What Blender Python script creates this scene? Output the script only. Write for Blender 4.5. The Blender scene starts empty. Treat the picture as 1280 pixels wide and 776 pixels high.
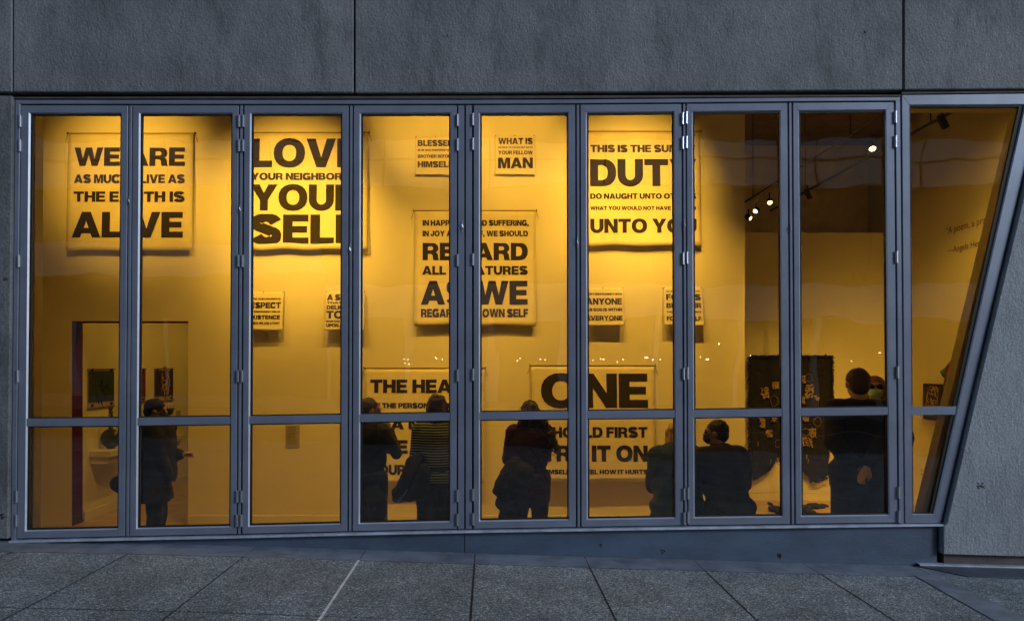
import bpy, bmesh, math, random
from mathutils import Vector, Matrix, noise
from mathutils.geometry import tessellate_polygon
random.seed(7)
S = bpy.context.scene
COL = S.collection

# ------------------------------------------------------------ camera, sky, sun
D, F, CX, CY, EZ = 5.314, 930.0, 611.0, 455.0, 1.4     # camera stands D metres in front of the window wall (plane Y = 0)
cam = bpy.data.cameras.new('camera'); camo = bpy.data.objects.new('camera', cam); COL.objects.link(camo)
camo.location = (0, -D, EZ); camo.rotation_euler = (math.radians(90), 0, 0)
cam.sensor_width = 36; cam.lens = F/1280*36; cam.shift_x = (640-CX)/1280; cam.shift_y = (CY-388)/1280
cam.clip_start = .05; cam.clip_end = 3000
S.camera = camo
W = bpy.data.worlds.new('World'); S.world = W; W.use_nodes = True
wn = W.node_tree; wn.nodes.clear()
sky = wn.nodes.new('ShaderNodeTexSky'); sky.sky_type = 'NISHITA'; sky.sun_disc = False
SUN_EL, SUN_AZ = math.radians(20), math.radians(128)       # sun to the right, on the street side
sky.sun_elevation = SUN_EL; sky.sun_rotation = SUN_AZ
bg = wn.nodes.new('ShaderNodeBackground'); bg.inputs[1].default_value = .094
wo = wn.nodes.new('ShaderNodeOutputWorld')
wn.links.new(sky.outputs[0], bg.inputs[0]); wn.links.new(bg.outputs[0], wo.inputs[0])
sl = bpy.data.lights.new('sun', 'SUN'); slo = bpy.data.objects.new('sun', sl); COL.objects.link(slo)
sl.energy = 1.85; sl.angle = math.radians(20); sl.color = (.72, .86, 1)
sdir = Vector((math.sin(SUN_AZ)*math.cos(SUN_EL), math.cos(SUN_AZ)*math.cos(SUN_EL), math.sin(SUN_EL)))
slo.rotation_euler = (-sdir).to_track_quat('-Z', 'Y').to_euler()
S.view_settings.view_transform = 'Standard'; S.view_settings.look = 'None'
S.view_settings.exposure = 0; S.view_settings.gamma = 1
LAMP = (1.0, .505, .046)                                    # colour of the gallery spotlights

def P(px, py, d, dy=0.0):
    return Vector(((px-CX)*d/F, d-D+dy, EZ+(CY-py)*d/F))

# ------------------------------------------------------------ materials
def mat(name, col, rough=.6, metal=0, var=.0, vscale=6, bump=0, bscale=60, bdist=.002, col2=None, spec=.5, detail=6, stretch=None, sheen=0, vlo=.35, vhi=.65):
    m = bpy.data.materials.new(name); m.use_nodes = True
    nt = m.node_tree; b = nt.nodes['Principled BSDF']
    b.inputs['Base Color'].default_value = (*col, 1); b.inputs['Roughness'].default_value = rough
    b.inputs['Metallic'].default_value = metal; b.inputs['Specular IOR Level'].default_value = spec
    if sheen: b.inputs['Sheen Weight'].default_value = sheen
    tc = nt.nodes.new('ShaderNodeTexCoord'); src = tc.outputs['Object']
    if stretch:
        mp = nt.nodes.new('ShaderNodeMapping'); mp.inputs['Scale'].default_value = stretch
        nt.links.new(src, mp.inputs[0]); src = mp.outputs[0]
    if var or col2:
        n = nt.nodes.new('ShaderNodeTexNoise'); n.inputs['Scale'].default_value = vscale; n.inputs['Detail'].default_value = detail
        n.inputs['Roughness'].default_value = .65
        r = nt.nodes.new('ShaderNodeValToRGB'); nt.links.new(src, n.inputs['Vector']); nt.links.new(n.outputs[0], r.inputs[0])
        c2 = col2 if col2 else tuple(c*(1-var) for c in col); c1 = col if col2 else tuple(min(1, c*(1+var)) for c in col)
        r.color_ramp.elements[0].position = vlo; r.color_ramp.elements[1].position = vhi
        r.color_ramp.elements[0].color = (*c2, 1); r.color_ramp.elements[1].color = (*c1, 1)
        nt.links.new(r.outputs[0], b.inputs['Base Color'])
    if bump:
        n2 = nt.nodes.new('ShaderNodeTexNoise'); n2.inputs['Scale'].default_value = bscale; n2.inputs['Detail'].default_value = 5
        bp = nt.nodes.new('ShaderNodeBump'); bp.inputs['Strength'].default_value = bump; bp.inputs['Distance'].default_value = bdist
        nt.links.new(src, n2.inputs['Vector']); nt.links.new(n2.outputs[0], bp.inputs['Height']); nt.links.new(bp.outputs[0], b.inputs['Normal'])
    return m

def stucco(name, c1, c2, c3):
    """trowelled cement render: coarse float marks, blotches, dark damp stains"""
    m = mat(name, c1, .85, bump=0); nt = m.node_tree; b = nt.nodes['Principled BSDF']
    tc = nt.nodes.new('ShaderNodeTexCoord')
    def nz(scale, det, rg=.6, st=None):
        n = nt.nodes.new('ShaderNodeTexNoise'); n.inputs['Scale'].default_value = scale; n.inputs['Detail'].default_value = det; n.inputs['Roughness'].default_value = rg
        if st:
            mp = nt.nodes.new('ShaderNodeMapping'); mp.inputs['Scale'].default_value = st; nt.links.new(tc.outputs['Object'], mp.inputs[0]); nt.links.new(mp.outputs[0], n.inputs['Vector'])
        else: nt.links.new(tc.outputs['Object'], n.inputs['Vector'])
        return n
    def mixc(fac, a, bb):
        x = nt.nodes.new('ShaderNodeMix'); x.data_type = 'RGBA'
        nt.links.new(fac, x.inputs[0])
        for k, v in ((6, a), (7, bb)):
            if isinstance(v, tuple): x.inputs[k].default_value = (*v, 1)
            else: nt.links.new(v, x.inputs[k])
        return x.outputs[2]
    def ramp(src, lo, hi):
        r = nt.nodes.new('ShaderNodeMapRange'); r.inputs[1].default_value = lo; r.inputs[2].default_value = hi; r.clamp = True
        nt.links.new(src, r.inputs[0]); return r.outputs[0]
    big = ramp(nz(1.3, 6, .7, (1, 1, .8)).outputs[0], .35, .68)
    st = ramp(nz(2.2, 8, .75, (1.6, 1, .55)).outputs[0], .50, .78)
    c = mixc(big, c2, c1); c = mixc(st, c, c3)
    fine = ramp(nz(90, 4, .7).outputs[0], .3, .7); dk = tuple(v*.72 for v in c2)
    mx = nt.nodes.new('ShaderNodeMix'); mx.data_type = 'RGBA'; mx.blend_type = 'MULTIPLY'; mx.inputs[0].default_value = .75
    g = nt.nodes.new('ShaderNodeMapRange'); g.inputs[1].default_value = 0; g.inputs[2].default_value = 1; g.inputs[3].default_value = .45; g.inputs[4].default_value = 1.35
    nt.links.new(fine, g.inputs[0]); nt.links.new(c, mx.inputs[6]); nt.links.new(g.outputs[0], mx.inputs[7])
    nt.links.new(mx.outputs[2], b.inputs['Base Color'])
    n1 = nz(60, 3, .6, (1, 1, .7)); n2 = nz(16, 3, .6, (1, 1, .6))
    ad = nt.nodes.new('ShaderNodeMath'); ad.operation = 'MULTIPLY_ADD'; ad.inputs[1].default_value = 1.1
    nt.links.new(n2.outputs[0], ad.inputs[0]); nt.links.new(n1.outputs[0], ad.inputs[2])
    bp = nt.nodes.new('ShaderNodeBump'); bp.inputs['Strength'].default_value = 1; bp.inputs['Distance'].default_value = .0065
    nt.links.new(ad.outputs[0], bp.inputs['Height']); nt.links.new(bp.outputs[0], b.inputs['Normal'])
    return m

def aggregate(name, base, light, dark):
    """exposed aggregate: small pebbles of different greys in cement"""
    m = mat(name, base, .8); nt = m.node_tree; b = nt.nodes['Principled BSDF']
    tc = nt.nodes.new('ShaderNodeTexCoord')
    v = nt.nodes.new('ShaderNodeTexVoronoi'); v.inputs['Scale'].default_value = 150; nt.links.new(tc.outputs['Object'], v.inputs['Vector'])
    sp = nt.nodes.new('ShaderNodeSeparateColor'); nt.links.new(v.outputs['Color'], sp.inputs[0])
    r = nt.nodes.new('ShaderNodeValToRGB'); cr = r.color_ramp; cr.elements[0].color = (*dark, 1); cr.elements[1].color = (*light, 1)
    e = cr.elements.new(.35); e.color = (*[a*.7 for a in base], 1); e = cr.elements.new(.8); e.color = (*base, 1)
    nt.links.new(sp.outputs[0], r.inputs[0])
    n = nt.nodes.new('ShaderNodeTexNoise'); n.inputs['Scale'].default_value = 2.3; n.inputs['Detail'].default_value = 7; n.inputs['Roughness'].default_value = .7
    nt.links.new(tc.outputs['Object'], n.inputs['Vector'])
    mr = nt.nodes.new('ShaderNodeMapRange'); mr.inputs[1].default_value = .3; mr.inputs[2].default_value = .7; mr.inputs[3].default_value = .55; mr.inputs[4].default_value = 1.2
    nt.links.new(n.outputs[0], mr.inputs[0])
    mx = nt.nodes.new('ShaderNodeMix'); mx.data_type = 'RGBA'; mx.blend_type = 'MULTIPLY'; mx.inputs[0].default_value = 1
    nt.links.new(r.outputs[0], mx.inputs[6]); nt.links.new(mr.outputs[0], mx.inputs[7]); nt.links.new(mx.outputs[2], b.inputs['Base Color'])
    bp = nt.nodes.new('ShaderNodeBump'); bp.inputs['Strength'].default_value = .9; bp.inputs['Distance'].default_value = .006; bp.invert = True
    nt.links.new(v.outputs['Distance'], bp.inputs['Height']); nt.links.new(bp.outputs[0], b.inputs['Normal'])
    return m

def emis(name, col, strength):
    m = bpy.data.materials.new(name); m.use_nodes = True; b = m.node_tree.nodes['Principled BSDF']
    b.inputs['Base Color'].default_value = (*col, 1); b.inputs['Emission Color'].default_value = (*col, 1); b.inputs['Emission Strength'].default_value = strength
    return m

M = {}
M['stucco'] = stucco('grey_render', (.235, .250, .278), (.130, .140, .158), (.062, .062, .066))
M['stucco_lit'] = stucco('lit_render', (.36, .40, .46), (.27, .30, .35), (.19, .205, .225))  # lighter copy of the render: light from the right put into the colour
M['recess'] = mat('dark_joint', (.012, .012, .013), .9)
M['recess_wall'] = mat('dark_base_board', (.085, .075, .075), .8, var=.3, bump=.4, bscale=40)
M['alu'] = mat('blue_grey_aluminium', (.205, .235, .325), .40, .2, var=.12, vscale=3, bump=.06, bscale=300, bdist=.001)
M['bead'] = mat('bare_bead_aluminium', (.52, .58, .72), .35, .45, var=.08, vscale=8)
M['sill'] = mat('anodised_sill', (.55, .62, .76), .36, .3, var=.25, vscale=7, bump=.1, bscale=30)
M['hinge'] = mat('hinge_steel', (.38, .42, .50), .34, .8)
M['gasket'] = mat('black_gasket', (.008, .008, .008), .7)
M['plinth'] = mat('painted_plinth', (.088, .132, .215), .5, col2=(.052, .076, .12), vscale=1.7, bump=.45, bscale=45, bdist=.004, stretch=(1, 1, 2.2), detail=10, vlo=.30, vhi=.62)
M['strip'] = mat('smooth_cement_strip', (.23, .27, .34), .6, col2=(.12, .14, .175), vscale=5, detail=12, vlo=.36, vhi=.6, bump=.25, bscale=30, bdist=.003)
M['agg'] = aggregate('exposed_aggregate', (.31, .365, .41), (.85, .92, .95), (.04, .047, .055))
M['joint'] = mat('joint_filler', (.02, .02, .022), .9)
M['paleseam'] = mat('pale_metal_seam', (.85, .88, .95), .5, .0, var=.25, vscale=30)
M['asphalt'] = mat('asphalt', (.045, .045, .047), .85, var=.25, vscale=9, bump=.5, bscale=120)
M['curb'] = mat('concrete_kerb', (.25, .25, .26), .8, var=.15)
M['paintline'] = mat('road_paint', (.6, .6, .55), .7, var=.2, vscale=12)
M['wall'] = mat('gallery_wall_paint', (.74, .71, .64), .8, var=.035, vscale=1.4, bump=.25, bscale=55, bdist=.002)
M['wall_dim'] = mat('dark_upper_wall', (.85, .74, .58), .9, var=.1)
M['maroon'] = mat('maroon_paint', (.095, .010, .0008), .95, spec=.1)
M['base'] = mat('baseboard_paint', (.70, .67, .60), .5)
M['floor'] = mat('tan_floor', (.42, .33, .22), .55, var=.12, vscale=4, bump=.1, bscale=20)
M['ceil'] = mat('dark_ceiling', (.22, .17, .13), .9, var=.2)
M['rev'] = mat('reveal_plaster', (.42, .40, .35), .8, var=.05)
M['cloth'] = mat('cotton_banner', (.74, .69, .54), .9, var=.06, vscale=5, bump=.35, bscale=35, bdist=.004)
M['ink'] = mat('black_print', (.013, .009, .007), .8)
M['rod'] = mat('wooden_rod', (.30, .20, .10), .6)
M['nail'] = mat('dark_nail', (.03, .02, .02), .5)
M['blackmetal'] = mat('black_track_metal', (.006, .006, .006), .8)
M['lamp_on'] = emis('lit_lamp', (1, .70, .28), 7)
M['bulb'] = emis('lit_bulb', (1, .8, .5), 14)
M['skin'] = mat('skin', (.42, .24, .17), .55, var=.06, vscale=20)
M['skin_pale'] = mat('pale_skin', (.60, .40, .32), .5, var=.06, vscale=20)

def glass(name):
    m = bpy.data.materials.new(name); m.use_nodes = True; nt = m.node_tree; nt.nodes.clear()
    out = nt.nodes.new('ShaderNodeOutputMaterial'); mx = nt.nodes.new('ShaderNodeMixShader')
    tr = nt.nodes.new('ShaderNodeBsdfTransparent'); tr.inputs[0].default_value = (.93, .95, .93, 1)
    gl = nt.nodes.new('ShaderNodeBsdfGlossy'); gl.inputs['Roughness'].default_value = .004
    lw = nt.nodes.new('ShaderNodeFresnel'); lw.inputs[0].default_value = 1.52
    mu = nt.nodes.new('ShaderNodeMath'); mu.operation = 'MULTIPLY'; mu.inputs[1].default_value = 3.5; mu.use_clamp = True
    tc = nt.nodes.new('ShaderNodeTexCoord'); n = nt.nodes.new('ShaderNodeTexNoise'); n.inputs['Scale'].default_value = 1.6; n.inputs['Detail'].default_value = 1
    mp = nt.nodes.new('ShaderNodeMapping'); mp.inputs['Scale'].default_value = (1.5, 1, .6)
    bp = nt.nodes.new('ShaderNodeBump'); bp.inputs['Strength'].default_value = 1; bp.inputs['Distance'].default_value = .0045
    nt.links.new(tc.outputs['Object'], mp.inputs[0]); nt.links.new(mp.outputs[0], n.inputs['Vector']); nt.links.new(n.outputs[0], bp.inputs['Height'])
    nt.links.new(bp.outputs[0], gl.inputs['Normal'])
    nt.links.new(lw.outputs[0], mu.inputs[0]); nt.links.new(mu.outputs[0], mx.inputs[0]); nt.links.new(tr.outputs[0], mx.inputs[1]); nt.links.new(gl.outputs[0], mx.inputs[2])
    nt.links.new(mx.outputs[0], out.inputs[0]); return m
M['glass'] = glass('window_glass')

# ------------------------------------------------------------ helpers
def world_loc(o):
    v = Vector((0, 0, 0))
    while o: v += o.location; o = o.parent
    return v
def link(o, parent=None):
    COL.objects.link(o)
    if parent is not None: o.parent = parent
    return o
def add(name, V, Fc, m, parent=None, smooth=False, origin=None):
    """mesh from world coordinates; origin at the parent's (or at the given point)"""
    pw = world_loc(parent) if parent is not None else Vector((0, 0, 0))
    og = Vector(origin) if origin is not None else (pw if parent is not None else Vector((0, 0, 0)))
    me = bpy.data.meshes.new(name); me.from_pydata([tuple(Vector(v)-og) for v in V], [], Fc); me.update()
    if smooth: me.polygons.foreach_set('use_smooth', [True]*len(me.polygons))
    mats = m if isinstance(m, list) else [m]
    for x in mats: me.materials.append(x)
    o = bpy.data.objects.new(name, me); link(o, parent); o.location = og-pw
    return o
def tag(o, label=None, cat=None, group=None, kind=None):
    if label: o['label'] = label
    if cat: o['category'] = cat
    if group: o['group'] = group
    if kind: o['kind'] = kind
    return o
def thing(name, label, cat, loc, group=None):
    o = bpy.data.objects.new(name, None); o.empty_display_size = .1; link(o); o.location = loc
    return tag(o, label, cat, group)
class Mesh:
    def __init__(s): s.V = []; s.F = []
    def box(s, x0, x1, y0, y1, z0, z1):
        n = len(s.V); s.V += [(x, y, z) for z in (z0, z1) for y in (y0, y1) for x in (x0, x1)]
        s.F += [tuple(n+i for i in f) for f in ((0, 2, 3, 1), (4, 5, 7, 6), (0, 1, 5, 4), (2, 6, 7, 3), (0, 4, 6, 2), (1, 3, 7, 5))]; return s
    def prism(s, pts, y0, y1, d=D):
        """polygon given in facade pixels, extruded along Y from y0 to y1"""
        n = len(s.V); k = len(pts)
        for yy in (y0, y1):
            for (px, py) in pts:
                q = P(px, py, d); s.V.append((q.x, yy, q.z))
        s.F.append(tuple(range(n, n+k))); s.F.append(tuple(range(n+2*k-1, n+k-1, -1)))
        for i in range(k): j = (i+1) % k; s.F.append((n+i, n+k+i, n+k+j, n+j))
        return s
    def tube(s, pts, r, k=8, closed=False):
        pts = [Vector(p) for p in pts]; n = len(s.V); N = len(pts); up = Vector((0, 0, 1))
        rr = r if isinstance(r, (list, tuple)) else [r]*N
        for i, p in enumerate(pts):
            if closed: t = pts[(i+1) % N]-pts[i-1]
            else: t = pts[min(i+1, N-1)]-pts[max(i-1, 0)]
            t.normalize(); a = t.cross(up if abs(t.z) < .95 else Vector((1, 0, 0))).normalized(); b = t.cross(a)
            for j in range(k):
                an = 2*math.pi*j/k; s.V.append(tuple(p+(a*math.cos(an)+b*math.sin(an))*rr[i]))
        for i in range(N if closed else N-1):
            i2 = (i+1) % N
            for j in range(k): j2 = (j+1) % k; s.F.append((n+i*k+j, n+i*k+j2, n+i2*k+j2, n+i2*k+j))
        if not closed: s.F.append(tuple(n+j for j in range(k))[::-1]); s.F.append(tuple(n+(N-1)*k+j for j in range(k)))
        return s
    def ball(s, c, r, seg=10, rings=7):
        c = Vector(c); rx, ry, rz = r if isinstance(r, (tuple, list)) else (r, r, r); n = len(s.V)
        for i in range(rings+1):
            th = math.pi*i/rings
            for j in range(seg):
                ph = 2*math.pi*j/seg; s.V.append((c.x+rx*math.sin(th)*math.cos(ph), c.y+ry*math.sin(th)*math.sin(ph), c.z+rz*math.cos(th)))
        for i in range(rings):
            for j in range(seg): j2 = (j+1) % seg; s.F.append((n+i*seg+j, n+(i+1)*seg+j, n+(i+1)*seg+j2, n+i*seg+j2))
        return s
    def lathe(s, c, prof, seg=24, sx=1, sy=1):
        c = Vector(c); n = len(s.V)
        for (r, z) in prof:
            for j in range(seg): a = 2*math.pi*j/seg; s.V.append((c.x+r*sx*math.cos(a), c.y+r*sy*math.sin(a), c.z+z))
        for i in range(len(prof)-1):
            for j in range(seg): j2 = (j+1) % seg; s.F.append((n+i*seg+j, n+i*seg+j2, n+(i+1)*seg+j2, n+(i+1)*seg+j))
        return s
    def build(s, name, m, parent=None, smooth=False, bevel=0, origin=None):
        o = add(name, s.V, s.F, m, parent, smooth, origin)
        if bevel:
            b = o.modifiers.new('bevel', 'BEVEL'); b.width = bevel; b.segments = 1; b.limit_method = 'ANGLE'
        return o

# ------------------------------------------------------------ ground
GP = [(-3000, 640), (-200, 668), (0, 676.5), (160, 679), (330, 683), (450, 687), (595, 691.5), (737, 696), (875, 700), (1005, 703.5), (1145, 707), (1280, 710.5), (1600, 718), (4000, 760)]
def gpy(px):
    for (a, b), (c, e) in zip(GP, GP[1:]):
        if px <= c: return b+(e-b)*(px-a)/(c-a)
    return GP[-1][1]
def gz(X):
    px = CX+X*F/D; return EZ-(gpy(max(-3000, min(4000, px)))-CY)*D/F
def sheet(name, x0, x1, y0, y1, dz, m, parent=None, n=24, skirt=0, xs=None):
    ms = Mesh(); xs = xs or [x0+(x1-x0)*i/n for i in range(n+1)]; n = len(xs)-1
    for x in xs:
        for y in (y0, y1): ms.V.append((x, y, gz(x)+dz))
    for i in range(n): a = 2*i; ms.F.append((a, a+2, a+3, a+1))
    if skirt:
        k = len(ms.V)
        for x in xs:
            for y in (y0, y1): ms.V.append((x, y, gz(x)+dz-skirt))
        for i in range(n):
            a = 2*i; ms.F.append((k+a, k+a+1, k+a+3, k+a+2)); ms.F.append((a, k+a, k+a+2, a+2)); ms.F.append((a+1, a+3, k+a+3, k+a+1))
        ms.F.append((0, 1, k+1, k)); a = 2*n; ms.F.append((a, k+a, k+a+1, a+1))
    return ms.build(name, m, parent)
gnd = sheet('ground', -400, 400, -500, 400, -1.3, M['asphalt'], n=60); tag(gnd, kind='structure')
road = sheet('road', -60, 60, -16.5, -6.9, -.135, M['asphalt'], n=60); tag(road, kind='structure')
tag(sheet('lane_marking', -60, 60, -11.8, -11.68, -.131, M['paintline'], n=60), kind='structure')
tag(sheet('kerb', -60, 60, -6.9, -6.75, 0, M['curb'], n=60, skirt=.5), kind='structure')
tag(sheet('far_sidewalk', -60, 60, -21.2, -16.5, 0, M['curb'], n=60, skirt=.5), kind='structure')
# slabs: rows run parallel to the facade; columns from the joints seen in the photograph
SX = [-.098+.782*k for k in range(-9, 11)]
side = sheet('sidewalk', -60, 60, -6.75, .35, -.0028, M['joint'], xs=[-60, -30, -20, -12, -9]+SX+[9, 12, 20, 30, 60]); tag(side, kind='structure')
SY = [-.275, -1.39, -2.50, -3.62, -4.73, -5.85, -6.74]
def slab(x0, x1, y0, y1, m, name, g=.0068, th=.05, clip=None):
    x0 += g; x1 -= g; y0 += g; y1 -= g
    pts = [(x0, y0), (x1, y0), (x1, y1), (x0, y1)]
    if clip: pts = clip(pts)
    if len(pts) < 3: return None
    ms = Mesh(); k = len(pts); tilt = random.uniform(-.0012, .0012)
    for (x, y) in pts: ms.V.append((x, y, gz(x)+tilt))
    for (x, y) in pts: ms.V.append((x, y, gz(x)-th))
    ms.F.append(tuple(range(k)))
    for i in range(k): j = (i+1) % k; ms.F.append((i, k+i, k+j, j))
    return ms.build(name, m, side)
# diagonal strip on the right: from (3.04,-.28) towards the street
dA, dB = Vector((3.02, -.27)), Vector((3.93, -2.9))
def gpt(px, py):
    # ground point seen at a pixel (iterate for the cross fall)
    h = (gpy(px)-CY)*D/F
    for _ in range(8):
        d = h*F/(py-CY); X = (px-CX)*d/F; h = EZ-gz(X)
    return Vector((X, d-D))
dA = gpt(1142, 719.5); dB = gpt(1235, 772); eA = gpt(1176, 722); eB = gpt(1278, 771)
def half(pts, A, B, keep_left):
    out = []
    def side_(p): v = (B.x-A.x)*(p[1]-A.y)-(B.y-A.y)*(p[0]-A.x); return v if keep_left else -v
    for i in range(len(pts)):
        a, b = pts[i], pts[(i+1) % len(pts)]; sa, sb = side_(a), side_(b)
        if sa >= 0: out.append(a)
        if (sa > 0) != (sb > 0) and abs(sa-sb) > 1e-9:
            t = sa/(sa-sb); out.append((a[0]+(b[0]-a[0])*t, a[1]+(b[1]-a[1])*t))
    return out
for i in range(len(SY)-1):
    for x0, x1 in zip(SX, SX[1:]):
        nm = 'paving_slab'
        slab(x0, x1, SY[i+1], SY[i], M['agg'], nm, clip=lambda p: half(p, dA, dB, False))
        if x1 > 2.8: slab(x0, x1, SY[i+1], SY[i], M['agg'], nm, clip=lambda p: half(p, eA, eB, True))
for x0, x1 in zip(SX, SX[1:]):                                     # smooth strip along the wall
    if x0 < 3.1: slab(x0+.0, min(x1, 3.45), -.270, .02, M['strip'], 'cement_strip', g=.003)
ex = (dB-dA).normalized(); far1 = dA+ex*5.5; ex2 = (eB-eA).normalized(); far2 = eA+ex2*5.5
ms = Mesh(); q = [(dA.x+.008, dA.y), (eA.x, eA.y-.0), (far2.x, far2.y), (far1.x+.008, far1.y)]
q = [(3.062, -.2)]+[(eA.x+.03, -.2)]+q[1:]+[(dA.x+.008, dA.y)]
for (x, y) in q: ms.V.append((x, y, gz(x)+.004))
for (x, y) in q: ms.V.append((x, y, gz(x)-.05))
k = len(q); ms.F.append(tuple(range(k)))
for i in range(k): j = (i+1) % k; ms.F.append((i, k+i, k+j, j))
ms.build('diagonal_metal_strip', M['strip'], side)
ms = Mesh()                                                         # the pale seam left of centre
xs = SX[8]
for k_ in (SX,):
    xs = min(SX, key=lambda v: abs(v+.88))
ms.V += [(xs-.0085, -.27, gz(xs)+.002), (xs+.0085, -.27, gz(xs)+.002), (xs+.0085, -2.6, gz(xs)+.002), (xs-.0085, -2.6, gz(xs)+.002)]; ms.F.append((0, 1, 2, 3))
ms.build('pale_seam', M['paleseam'], side)

# ------------------------------------------------------------ facade
def interp(T, u):
    if u <= T[0][0]: return T[0][1]
    for (a, b), (c, e) in zip(T, T[1:]):
        if u <= c: return b+(e-b)*(u-a)/(c-a)
    return T[-1][1]
TOP = [(20, 131.1), (440, 131.3), (590, 131), (730, 130.3), (860, 129.3), (990, 128), (1120, 127)]
BOT = [(20, 673.5), (160, 670.5), (300, 667.7), (440, 664.2), (575, 661.3), (860, 656.7), (1120, 653.3)]
TRA = [(90, 528), (232, 526), (370, 524.2), (508, 521.5), (655, 519), (787, 517.8), (920, 516.5), (1053, 514), (1165, 513)]
def xs_(u, y): return u+(u-600)*.0092*(y-130)/540
def pt(u, off): y = interp(TOP, u)+off; return (xs_(u, y), y)
def pb(u, off): y = interp(BOT, u)+off; return (xs_(u, y), y)
def pr(u, off): y = interp(TRA, u)+off; return (xs_(u, y), y)

fac = thing('building_facade', 'grey rendered wall panels and blue grey base around the long window', 'building wall', (0, 0, 0))
def panel(name, pts, y0, y1, m, bevel=.006, parent=fac): return Mesh().prism(pts, y0, y1).build(name, m, parent, bevel=bevel)
YT = -260
panel('wall_panel', [(-700, YT), (18.6, YT), (18.6, 117.3), (-700, 117.3)], -.035, .06, M['stucco'])
panel('wall_panel', [(20.6, YT), (442.8, YT), (442.8, 118), (20.6, 117)], -.035, .06, M['stucco'])
panel('wall_panel', [(445, YT), (1124.6, YT), (1124.6, 114.4), (860, 116.8), (590, 118.3), (445, 118.3)], -.035, .06, M['stucco'])
panel('wall_panel', [(1127, YT), (2000, YT), (2000, 108), (1127, 114.2)], -.035, .06, M['stucco'])
panel('wall_panel', [(-700, 122), (18.5, 121.5), (17, 300), (13.2, 669), (13.2, 672), (-700, 672)], -.03, .06, M['stucco'])
panel('wall_panel', [(1305, 120), (2000, 118), (2000, 708), (1280, 694), (1175.5, 691), (1175.5, 656), (1179.5, 653), (1221.5, 472), (1285, 206)], -.035, .06, M['stucco_lit'])
panel('backing_board', [(-700, YT), (2000, YT), (2000, 122), (-700, 129)], .062, .10, M['recess'], 0)
panel('base_recess', [(-700, 660), (14, 660), (14, 700), (-700, 700)], .03, .08, M['recess'], 0)
panel('base_recess', [(1181, 660), (2000, 660), (2000, 740), (1181, 740)], .01, .06, M['recess_wall'], 0)
panel('flashing', [(14, 122.3), (1125, 119.4), (1125, 121.2), (590, 124.2), (14, 124)], -.012, .06, M['recess_wall'], 0)
panel('flashing', [(1126, 115.6), (1400, 113), (1400, 115), (1126, 118.4)], -.012, .06, M['recess_wall'], 0)
# plinth under the window and its seam
panel('plinth_panel', [(14, 676.5), (580.2, 664.5), (580.2, 720), (14, 720)], .012, .10, M['plinth'], .002)
panel('plinth_panel', [(581.0, 664.5), (1120, 655.8), (1172.3, 655.3), (1172.3, 740), (581.0, 720)], .010, .10, M['plinth'], .002)
panel('joint_post', [(1172.3, 655), (1181, 655), (1181, 740), (1172.3, 740)], .045, .10, M['recess'], 0)
sp = [(14, 674.6)]+[(xs_(u, 660), interp(BOT, u)+1.0) for u in (160, 300, 440, 575, 720, 860, 1000, 1120)]+[(1176, 653.8)]
panel('window_sill', sp+[(x, y+2.7) for x, y in reversed(sp)], -.034, .10, M['sill'], .003)
# raised metal threshold on the right
tx = [3.06, 3.10, 3.14, 3.18, 3.22, 3.26]+[3.4+.4*i for i in range(15)]
def thr(name, m, rows):
    t_ = Mesh()
    for x in tx:
        f = max(0, min(1, (x-3.06)/.20)); z = gz(x)
        for (y, dz) in rows: t_.V.append((x, -.035+(y+.035)*f if y < -.035 else y, z+dz))
    k = len(rows)
    for i in range(len(tx)-1):
        a = k*i; t_.F += [(a+q, a+k+q, a+k+q+1, a+q+1) for q in range(k-1)]
    t_.build(name, m, fac)
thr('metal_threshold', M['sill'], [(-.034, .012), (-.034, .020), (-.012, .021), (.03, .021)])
M['thrface_shade'] = mat('shaded_threshold_face', (.085, .10, .14), .5, .2, var=.2, vscale=6)  # darker colour stands in for the shade of a steeper face
thr('threshold_face', M['thrface_shade'], [(-.262, -.03), (-.262, .006), (-.0355, .0125)])

M['chip'] = mat('chipped_cement', (.06, .06, .065), .9)
def chip(px, py, r_, m, n, y=-.036, sd=0):
    rn = random.Random(sd); ms = Mesh()
    for k in range(n):
        q = P(px+rn.uniform(-r_, r_), py+rn.uniform(-r_, r_)*.8, D); ms.ball((q.x, y, q.z), (rn.uniform(.003, .011), .003, rn.uniform(.003, .010)), 7, 5)
    tag(ms.build('chipped_spot', m, fac), kind='stuff')
chip(1222, 606, 4, M['chip'], 12, sd=1); chip(1078, 43, 1.2, M['chip'], 5, sd=2); chip(975, 695, 2.6, M['recess'], 7, .009, 3)
chip(5, 644, 4, M['recess'], 8, -.031, 5); chip(11, 349, 2, M['chip'], 8, -.033, 6); chip(752, 682, 3, M['recess'], 4, .009, 7); chip(830, 689, 3, M['recess'], 4, .009, 8); chip(560, 48, 5, M['chip'], 3, sd=9)

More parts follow.
